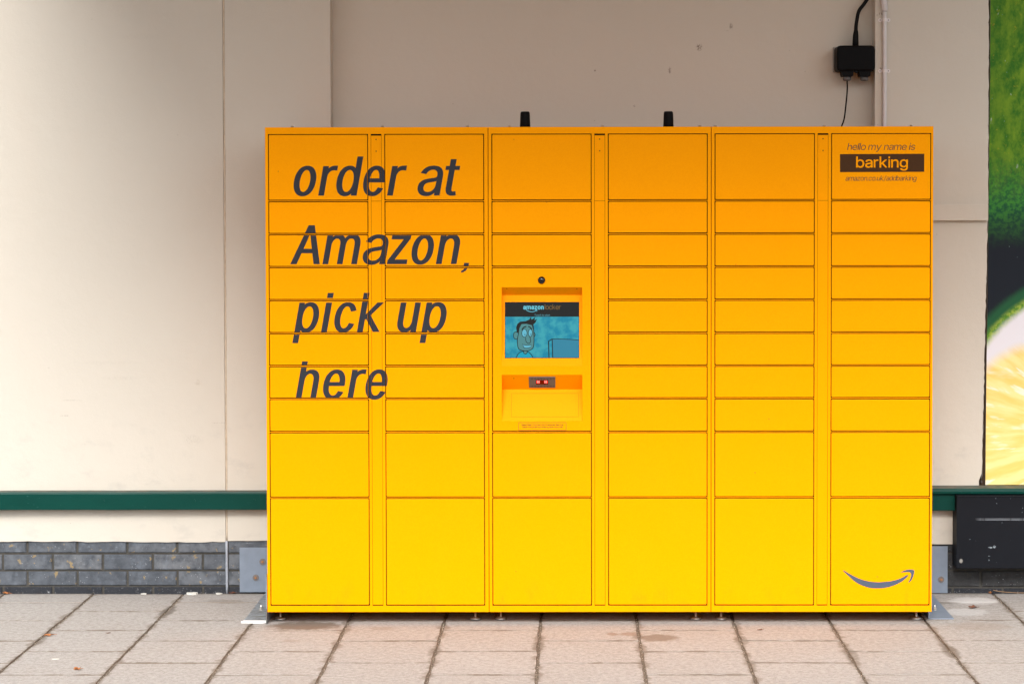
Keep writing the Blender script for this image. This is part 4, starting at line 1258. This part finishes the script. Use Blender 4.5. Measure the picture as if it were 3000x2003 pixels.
# plain drawn man: shirt, neck, ears, head, hair, features
sh = [(490, 1408), (530, 1330), (600, 1275), (700, 1262), (780, 1290), (840, 1350), (868, 1408)]
spoly(sh, 5, 1); sline(sh, 16, 2)
spoly([(655, 1240), (740, 1240), (738, 1300), (700, 1325), (660, 1300)], 3, 3)
sline([(655, 1240), (662, 1300), (700, 1322), (735, 1300), (740, 1240)], 14, 4)
for e in ([(515, 835), (470, 822), (432, 860), (430, 930), (455, 980), (515, 985)], [(880, 825), (910, 850), (918, 900), (885, 955), (880, 900)]):
    spoly(e, 3, 3); sline(e, 14, 4)
head = sm([(560, 650), (540, 850), (515, 1000), (525, 1150), (560, 1220), (650, 1250), (780, 1245), (870, 1190), (893, 1080), (893, 900), (880, 700), (860, 640), (700, 620)])
spoly(head, 3, 5)
sline(head[5:52], 16, 6, raw=True)
spoly([(545, 880), (500, 820), (486, 720), (515, 640), (580, 590), (700, 580), (790, 540), (825, 480), (838, 545), (880, 520), (925, 480), (905, 560), (965, 525), (930, 610), (880, 655), (885, 760), (868, 760), (850, 672), (720, 640), (610, 645), (562, 740)], 1, 7)
for cx, cy, rx, ry in ((676, 852, 60, 90), (812, 846, 46, 84)):
    ev = [(cx + rx * math.cos(a), cy + ry * math.sin(a)) for a in [2 * math.pi * k / 24 for k in range(24)]]
    spoly(ev, 2, 8); sline(ev + [ev[0]], 12, 9, raw=True)
    spoly([(cx + 12 + 13 * math.cos(a), cy + 34 + 13 * math.sin(a)) for a in [2 * math.pi * k / 10 for k in range(10)]], 1, 10)
sline([(620, 775), (660, 722), (715, 700)], 24, 11)
sline([(768, 700), (815, 725), (842, 770)], 24, 11)
sline([(705, 960), (712, 1030), (755, 1082), (810, 1065), (815, 990), (790, 915)], 13, 11)
spoly([(630, 1110), (720, 1128), (835, 1122), (812, 1180), (700, 1192), (665, 1165)], 2, 8)
sline([(625, 1105), (720, 1127), (835, 1120)], 12, 9); sline([(645, 1130), (675, 1185), (760, 1190), (815, 1168)], 12, 9)
# header words and curved arrow
def stext(s, u0, u1, vb, xh, st, mi, asc=None):
    for ch, pl in text_run(s, 0, u1 - u0, xh, st, st * .9, asc):
        fill(bm, [[(q[0], q[1]) for q in r] for r in pl], lambda x, y, li: sp(u0 + x, vb - y, 3 + li), mi)
stext('amazon', 648, 1120, 312, 82, 23, 6)
stext('locker', 1142, 1508, 312, 82, 11, 7, 118)
stext('Touch to start', 905, 1262, 463, 32, 6.5, 8, 44)
ar = [(715, 322), (770, 352), (835, 366), (900, 358), (945, 338)]
sline(ar, 13, 3, 6); sline([(922, 322), (965, 320), (958, 358)], 10, 3, 6, raw=True)
obj('touch_screen', bm, MS, con)
bm = nb()
v = [bm.verts.new(sp(a, b, -3)) for a, b in ((U0 - 10, V0 - 10), (U1 + 10, V0 - 10), (U1 + 10, V1 + 10), (U0 - 10, V1 + 10))]
bm.faces.new(v)
obj('screen_bezel', bm, M_SCR_BLACK, con)

# ---- big lettering, cut where the doors and strips part
LINES = [
 (1.8035, .1635, [('o', -1.1804, -1.0884), ('r', -1.0685, -1.0066), ('d', -1.0015, -.9074), ('e', -.8890, -.8006), ('r', -.7797, -.7178), ('a', -.6575, -.5594), ('t', -.5538, -.4925)]),
 (1.5162, .1636, [('A', -1.1860, -1.0642), ('m', -1.0520, -.9072), ('a', -.8887, -.7895), ('z', -.7818, -.6984), ('o', -.6872, -.5966), ('n', -.5762, -.4892)]),
 (1.2320, .1641, [('p', -1.1715, -1.0794), ('i', -1.0593, -1.0341), ('c', -1.0125, -.9260), ('k', -.9084, -.8143), ('u', -.7459, -.6609), ('p', -.6373, -.5442)]),
 (.9498, .1590, [('h', -1.1679, -1.0823), ('e', -1.0612, -.9710), ('r', -.9509, -.8904), ('e', -.8829, -.7933)]),
]
SH = .180
letters = []
for zb, asc, gl in LINES:
    for ch, x0, x1 in gl:
        pl = glyph_polys(ch, x0, x1, .1235, .0244, .0172 if ch != 'z' else .0185, asc)
        letters.append(([[(x + SH * z, z + zb) for x, z in p] for p in pl]))
comma = [(-.4570, 1.5215), (-.4360, 1.5215), (-.4405, 1.5040), (-.4490, 1.4895), (-.4610, 1.4825), (-.4713, 1.4800), (-.4690, 1.4885), (-.4600, 1.4935), (-.4545, 1.5030), (-.4610, 1.5030)]
letters.append([comma])
for pl in letters:
    src = nb()
    fill(src, pl, lambda x, z, li: (x, 0, z))
    xs, zs = [v.co.x for v in src.verts], [v.co.z for v in src.verts]
    src_me = bpy.data.meshes.new('tmp'); src.to_mesh(src_me); src.free()
    for (o, x0, x1, z0, z1, y) in REG:
        if x0 > max(xs) or x1 < min(xs) or z0 > max(zs) or z1 < min(zs):
            continue
        bm = nb(); bm.from_mesh(src_me)
        clip(bm, x0, x1, z0, z1)
        if not bm.faces:
            bm.free(); continue
        for v in bm.verts:
            v.co.y += y - .0006
        left = set(bm.faces)
        groups = []
        while left:
            st = [left.pop()]
            g = set(st)
            while st:
                f = st.pop()
                for e in f.edges:
                    for q in e.link_faces:
                        if q in left:
                            left.discard(q); g.add(q); st.append(q)
            groups.append(g)
        for g in groups:
            b2 = nb()
            for f in g:
                b2.faces.new([b2.verts.new(v.co) for v in f.verts])
            bmesh.ops.remove_doubles(b2, verts=b2.verts, dist=1e-6)
            obj('letter', b2, M_LETTER, o)
        bm.free()
    bpy.data.meshes.remove(src_me)
for k in door_objs.values():
    if any(ch.name.startswith('letter') for ch in k.children):
        k.rotation_euler = (0, 0, 0)

# ---- name panel on the top right door, arrow on the bottom right door
nd = door_objs[(2, 1, 0)]; nd.rotation_euler = (0, 0, 0)
bm = nb()
for s, x0, x1, z, xh, st, asc in (('hello my name is', 1.1463, 1.4285, 1.9909, .0208, .0031, .0285), ('amazon.co.uk/addbarking', 1.1395, 1.4350, 1.8628, .0152, .0023, .0205)):
    for ch, pl in text_run(s, x0, x1, xh, st, st * .85, asc):
        fill(bm, [[(q[0] + .2 * q[1], q[1] + z) for q in r] for r in pl], xz(YD - .0005))
tag(obj('small_lettering', bm, M_TINT, nd), kind='stuff')
bm = nb()
prism(bm, [(1.1168, 1.8985), (1.4689, 1.8993), (1.4689, 1.9748), (1.1168, 1.9740)], YD - .0005, YD + .0003)
plaque = obj('name_strip', bm, M_BROWN, nd)
bm = nb()
for ch, pl in text_run('barking', 1.1839, 1.4005, .0338, .0072, .0062, .0465):
    fill(bm, [[(q[0], q[1] + 1.9173) for q in r] for r in pl], xz(YD - .0010))
tag(obj('name_lettering', bm, M_YEL, nd), kind='stuff')
ad = door_objs[(2, 1, 9)]; ad.rotation_euler = (0, 0, 0)
SW = [(1.1376, .2256), (1.1359, .2226), (1.156, .2039), (1.1805, .1818), (1.205, .167), (1.2417, .1535), (1.2784, .1503), (1.3151, .1534), (1.3517, .1645), (1.381, .1792), (1.4054, .2001), (1.4071, .2038), (1.4058, .2063), (1.4024, .2072), (1.3761, .1927), (1.3394, .1817), (1.3028, .1775), (1.2735, .1768), (1.2417, .18), (1.205, .1904), (1.1707, .2064)]
AR = [(1.3779, .219), (1.3931, .2264), (1.4126, .2301), (1.4297, .2284), (1.4334, .2222), (1.4298, .2038), (1.4225, .1866), (1.4116, .1755), (1.4096, .178), (1.4176, .194), (1.42, .2087), (1.4175, .2161), (1.4078, .2193), (1.3797, .2176)]
def closed(pts, n=4):
    m = len(pts)
    out = []
    P = [Vector((a, b)) for a, b in pts]
    for i in range(m):
        p0, p1, p2, p3 = P[i - 1], P[i], P[(i + 1) % m], P[(i + 2) % m]
        for j in range(n):
            u = j / n
            q = .5 * ((2 * p1) + (p2 - p0) * u + (2 * p0 - 5 * p1 + 4 * p2 - p3) * u * u + (3 * p1 - p0 - 3 * p2 + p3) * u ** 3)
            out.append((q.x, q.y))
    return out
bm = nb()
for P in (SW, AR):
    prism(bm, closed(P), YD - .0006, YD + .0003)
obj('arrow_logo', bm, simple('grey_vinyl', (0.062, 0.080, 0.118), .45, var=.05, bump=.02), ad)
tag(nd, 'top right door with printed name strip')
tag(ad, 'bottom right door with curved grey arrow')
tag(con, 'sloped console with touch screen and scanner')

# ------------------------------------------------------------------ anchoring brackets
def bolt(parent, x, y, z):
    bm = nb()
    disc(bm, x, y - .004, y, z, .0138, 24)
    obj('washer', bm, M_WASHER, parent)
    bm = nb()
    disc(bm, x, y - .0085, y - .004, z, .0052, 6)
    obj('screw_head', bm, M_RUSTB, parent)
def floor_bolt(parent, x, y):
    bm = nb()
    lathe(bm, [(.010, 0), (.010, .002), (.0085, .0022), (.0085, .010), (.0045, .0105), (.0045, .021), (.003, .0225)], x, y, .0052, 10)
    obj('anchor_bolt', bm, M_ZINC, parent)
bl = thing('anchor_bracket', 'grey steel bracket with white painted end on the paving left of the locker', 'bracket', (-1.35, -.3, 0), 'steel anchoring brackets beside the locker')
bm = nb(); box(bm, -1.5154, -1.300, -.005, .0, .0076, .2105, bev=.001)
wp = obj('wall_plate', bm, M_STEEL, bl)
bolt(wp, -1.4108, -.005, .1468); bolt(wp, -1.4422, -.005, .0746)
bm = nb(); box(bm, -1.3995, -1.2975, -.628, -.006, .0, .005, bev=.001)
fp = obj('floor_flange', bm, M_FLANGE, bl)
bm = nb()
prism(bm, [(-1.4055, -.652), (-1.3300, -.657), (-1.3020, -.650), (-1.2985, -.640), (-1.3010, -.627), (-1.3990, -.6275)], 0, .0075)
for v in bm.verts:
    v.co.y, v.co.z = v.co.z, v.co.y
obj('white_paint_patch', bm, M_WHITE, fp)
floor_bolt(fp, -1.3585, -.40)
bm = nb(); box(bm, -1.2970, -1.2930, -.673, -.006, .0, .2105, bev=.0008)
obj('side_web', bm, M_FLANGE, bl)
br = thing('anchor_bracket', 'bluish galvanised steel bracket on the paving right of the locker near a dead leaf', 'bracket', (1.55, -.3, 0), 'steel anchoring brackets beside the locker')
bm = nb(); box(bm, 1.5155, 1.6944, -.005, .0, .002, .2150, bev=.001)
wp = obj('wall_plate', bm, M_STEEL, br)
bolt(wp, 1.6647, -.005, .0643)
bm = nb(); box(bm, 1.5145, 1.6175, -.577, -.006, .0, .005, bev=.001)
fp = obj('floor_flange', bm, M_STEEL, br)
floor_bolt(fp, 1.5665, -.405)
bm = nb(); box(bm, 1.5098, 1.5140, -.577, -.006, .0, .2150, bev=.0008)
obj('side_web', bm, M_STEEL, br)

# ------------------------------------------------------------------ junction box, cables, conduit
jb = thing('junction_box', 'black plastic electrical junction box on the wall above the right end of the locker', 'junction box', (1.27, .04, 2.42))
bm = plate(.171, .1155, .107, .016, .008)
obj('box_body', bm, M_BLACK, jb, loc=(1.2720, -.015, 2.41675))
bm = nb(); box(bm, 1.181, 1.345, .088, .099, 2.360, 2.4745, bev=.004)
obj('back_plate', bm, M_BACKP, jb)
for x in (1.2365, 1.3140):
    bm = nb()
    prism(bm, [(x - .027, 2.362), (x + .027, 2.362), (x + .0235, 2.3385), (x + .020, 2.336), (x - .020, 2.336), (x - .0235, 2.3385)], -.008, .07)
    obj('cable_neck', bm, M_BLACK, jb)
    bm = nb(); lathe(bm, [(.014, 0), (.0185, .003), (.0195, .011), (.0185, .020)], x, .022, 2.3175, 20)
    obj('gland_cap', bm, M_GREYP, jb)
bm = nb(); disc(bm, 1.2753, -.010, .0, 2.356, .006, 14)
obj('cover_screw', bm, M_RUBBER, jb)
bm = nb()
pts = spline([(1.365, .045, 2.80), (1.345, .045, 2.715), (1.3180, .045, 2.668), (1.2925, .045, 2.632), (1.2825, .045, 2.585), (1.2790, .045, 2.545), (1.2775, .045, 2.47)], 7)
tube(bm, pts, .0083, 14)
cb = obj('thick_cable', bm, M_RUBBER, None, smooth=True)
tag(cb, 'thick black cable curving up the wall from the top of the junction box', 'cable')
bm = nb(); tube(bm, [(1.2775, .045, 2.4755), (1.2775, .045, 2.50), (1.2785, .045, 2.525), (1.2795, .045, 2.546)], [.0145, .0138, .0128, .0092], 16)
obj('cable_boot', bm, M_RUBBER, cb, smooth=True)
bm = nb()
pts = spline([(1.2370, .022, 2.320), (1.2375, .022, 2.27), (1.2300, .025, 2.185), (1.2235, .03, 2.14), (1.2105, .035, 2.105), (1.19, .04, 2.06), (1.17, .03, 1.95)], 7)
tube(bm, pts, .0034, 10)
tag(obj('thin_cable', bm, M_RUBBER), 'thin black cable hanging from the junction box down behind the locker', 'cable')

cd = thing('conduit', 'light grey plastic conduit pipe clipped to the cream wall beside the junction box', 'conduit', (1.40, -.012, 2.0))
bm = nb(); tube(bm, [(1.4010 + .0008 * math.sin(z * 9), -.0115, z) for z in [1.5 + .06 * k for k in range(20)]], .0094, 16)
obj('pipe', bm, M_PVC, cd, smooth=True)
bm = nb(); tube(bm, [(1.4005, -.0125, 2.628), (1.4000, -.0135, 2.632), (1.3950, -.0140, 2.690), (1.3900, -.0140, 2.76)], [.0115, .0138, .0142, .0145], 18)
obj('pipe_coupler', bm, M_PVC, cd, smooth=True)
for z in (2.588, 2.3600):
    bm = nb()
    for s in (-1, 1):
        prism(bm, [(1.4005 + s * .0190 + .0085 * math.cos(a), z + .0085 * math.sin(a)) for a in [2 * math.pi * k / 16 for k in range(16)]], -.004, -.0002)
    box(bm, 1.382, 1.419, -.0042, -.0003, z - .006, z + .006)
    n = 10
    ring = [[bm.verts.new((1.4005 + r * math.cos(math.pi * k / n), -.0115 - r * math.sin(math.pi * k / n), z + dz)) for k in range(n + 1)] for r, dz in ((.0116, -.0075), (.0116, .0075))]
    for k in range(n):
        bm.faces.new((ring[0][k], ring[0][k + 1], ring[1][k + 1], ring[1][k]))
    cl = obj('pipe_clip', bm, M_CLIP, cd)
    bm = nb()
    for s in (-1, 1):
        disc(bm, 1.4005 + s * .0190, -.0048, -.0035, z, .0021, 10)
    obj('clip_screw', bm, M_DARK, cl)

# ------------------------------------------------------------------ litter
def leaf(x, y, size, rot, mat, label, curl=.35, lobes=5, seed=1):
    rr = random.Random(seed)
    bm = nb()
    n = 22
    cen = bm.verts.new((0, 0, size * .12))
    ring = []
    for k in range(n):
        a = 2 * math.pi * k / n
        r = size * (.55 + .35 * abs(math.cos(lobes * a / 2))) * (1 + rr.uniform(-.2, .2))
        px_, py_ = r * math.cos(a) * 1.15, r * math.sin(a) * .7
        ring.append(bm.verts.new((px_, py_, size * curl * (abs(math.sin(a * 1.5 + seed)) * .8) + .001)))
    fs = [bm.faces.new((cen, ring[k], ring[(k + 1) % n])) for k in range(n)]
    r = bmesh.ops.extrude_face_region(bm, geom=fs)
    bmesh.ops.translate(bm, verts=[v for v in r['geom'] if isinstance(v, bmesh.types.BMVert)], vec=(0, 0, .0006))
    bmesh.ops.rotate(bm, verts=bm.verts, cent=(0, 0, 0), matrix=Matrix.Rotation(rot, 3, 'Z'))
    o = obj('dead_leaf', bm, mat, None, loc=(x, y, .001))
    bm = nb()
    tube(bm, [(size * .5 * math.cos(rot), size * .5 * math.sin(rot), .004), (size * 1.7 * math.cos(rot + .2), size * 1.7 * math.sin(rot + .2), .003)], .0009, 6)
    o2 = obj('leaf_stalk', bm, mat, o, loc=(x, y, .001))
    return tag(o, label, 'leaf', 'dead leaves on the paving')
leaf(-2.1561, -.9061, .020, .2, M_LEAF, 'pale brown leaf lying across the joint at the far left of the paving', seed=2)
leaf(-1.8899, -1.5197, .014, .5, M_LEAF, 'small bright orange brown curled leaf nearest the bottom left of the paving', .9, seed=5)
leaf(1.7435, -.3435, .021, .3, M_LEAFD, 'dark red brown dead leaf on the paving right of the locker', .6, seed=3)
leaf(1.885, -.018, .013, 1.1, M_LEAF, 'small star shaped tan leaf at the foot of the dark bricks on the right', .9, seed=4)
leaf(-.335, -.50, .020, 2.2, M_LEAF, 'crumpled orange leaf in the shade beneath the locker by its third foot', 1.0, seed=6)
leaf(-2.575, -.012, .016, 0, M_LEAF, 'crushed brown leaf against the brick plinth at the far left', .7, seed=8)
leaf(-1.548, -.006, .018, .1, M_LEAFD, 'reddish leaf scrap at the foot of the bricks by the left bracket', .4, seed=9)
leaf(.7713, -.7977, .011, .1, M_LEAFD, 'flat dark leaf scrap on the paving in front of the right hand cabinet', .1, seed=10)
leaf(-1.9237, -.86, .008, .1, M_LEAFD, 'thin brown leaf sliver on the slab below the brick plinth on the left', .1, seed=11)
bm = nb()
tube(bm, spline([(1.90, -.010, .016), (1.94, -.014, .010), (2.0, -.018, .006), (2.06, -.020, .006)], 4), .0013, 6)
tag(obj('dry_twig', bm, M_TWIG), 'thin dry twig lying along the foot of the dark bricks on the right', 'twig')
rr = random.Random(3)
for (x, y, s, lab) in ((-1.947, -.018, .012, 'small white plaster chip by the bricks at the second paving joint'),
                       (-1.727, -.022, .024, 'largest white plaster chip lying against the brick plinth left of the locker'),
                       (-1.610, -.014, .014, 'flat pale plaster chip against the plinth nearest the left bracket'),
                       (-2.02, -1.335, .014, 'pale paint flake on the slab at the bottom left')):
    bm = nb()
    P = [(s * (1 + rr.uniform(-.3, .3)) * math.cos(a), s * .6 * (1 + rr.uniform(-.3, .3)) * math.sin(a)) for a in [2 * math.pi * k / 9 for k in range(9)]]
    prism(bm, P, 0, s * .35 if y > -1 else .001)
    for v in bm.verts:
        v.co.y, v.co.z = v.co.z, v.co.y
    bmesh.ops.recalc_face_normals(bm, faces=bm.faces)
    tag(obj('plaster_chip', bm, simple('pale_plaster', (.62, .62, .58), .9, var=.25), None, loc=(x, y, .001)), lab, 'plaster chip', 'plaster chips on the paving')
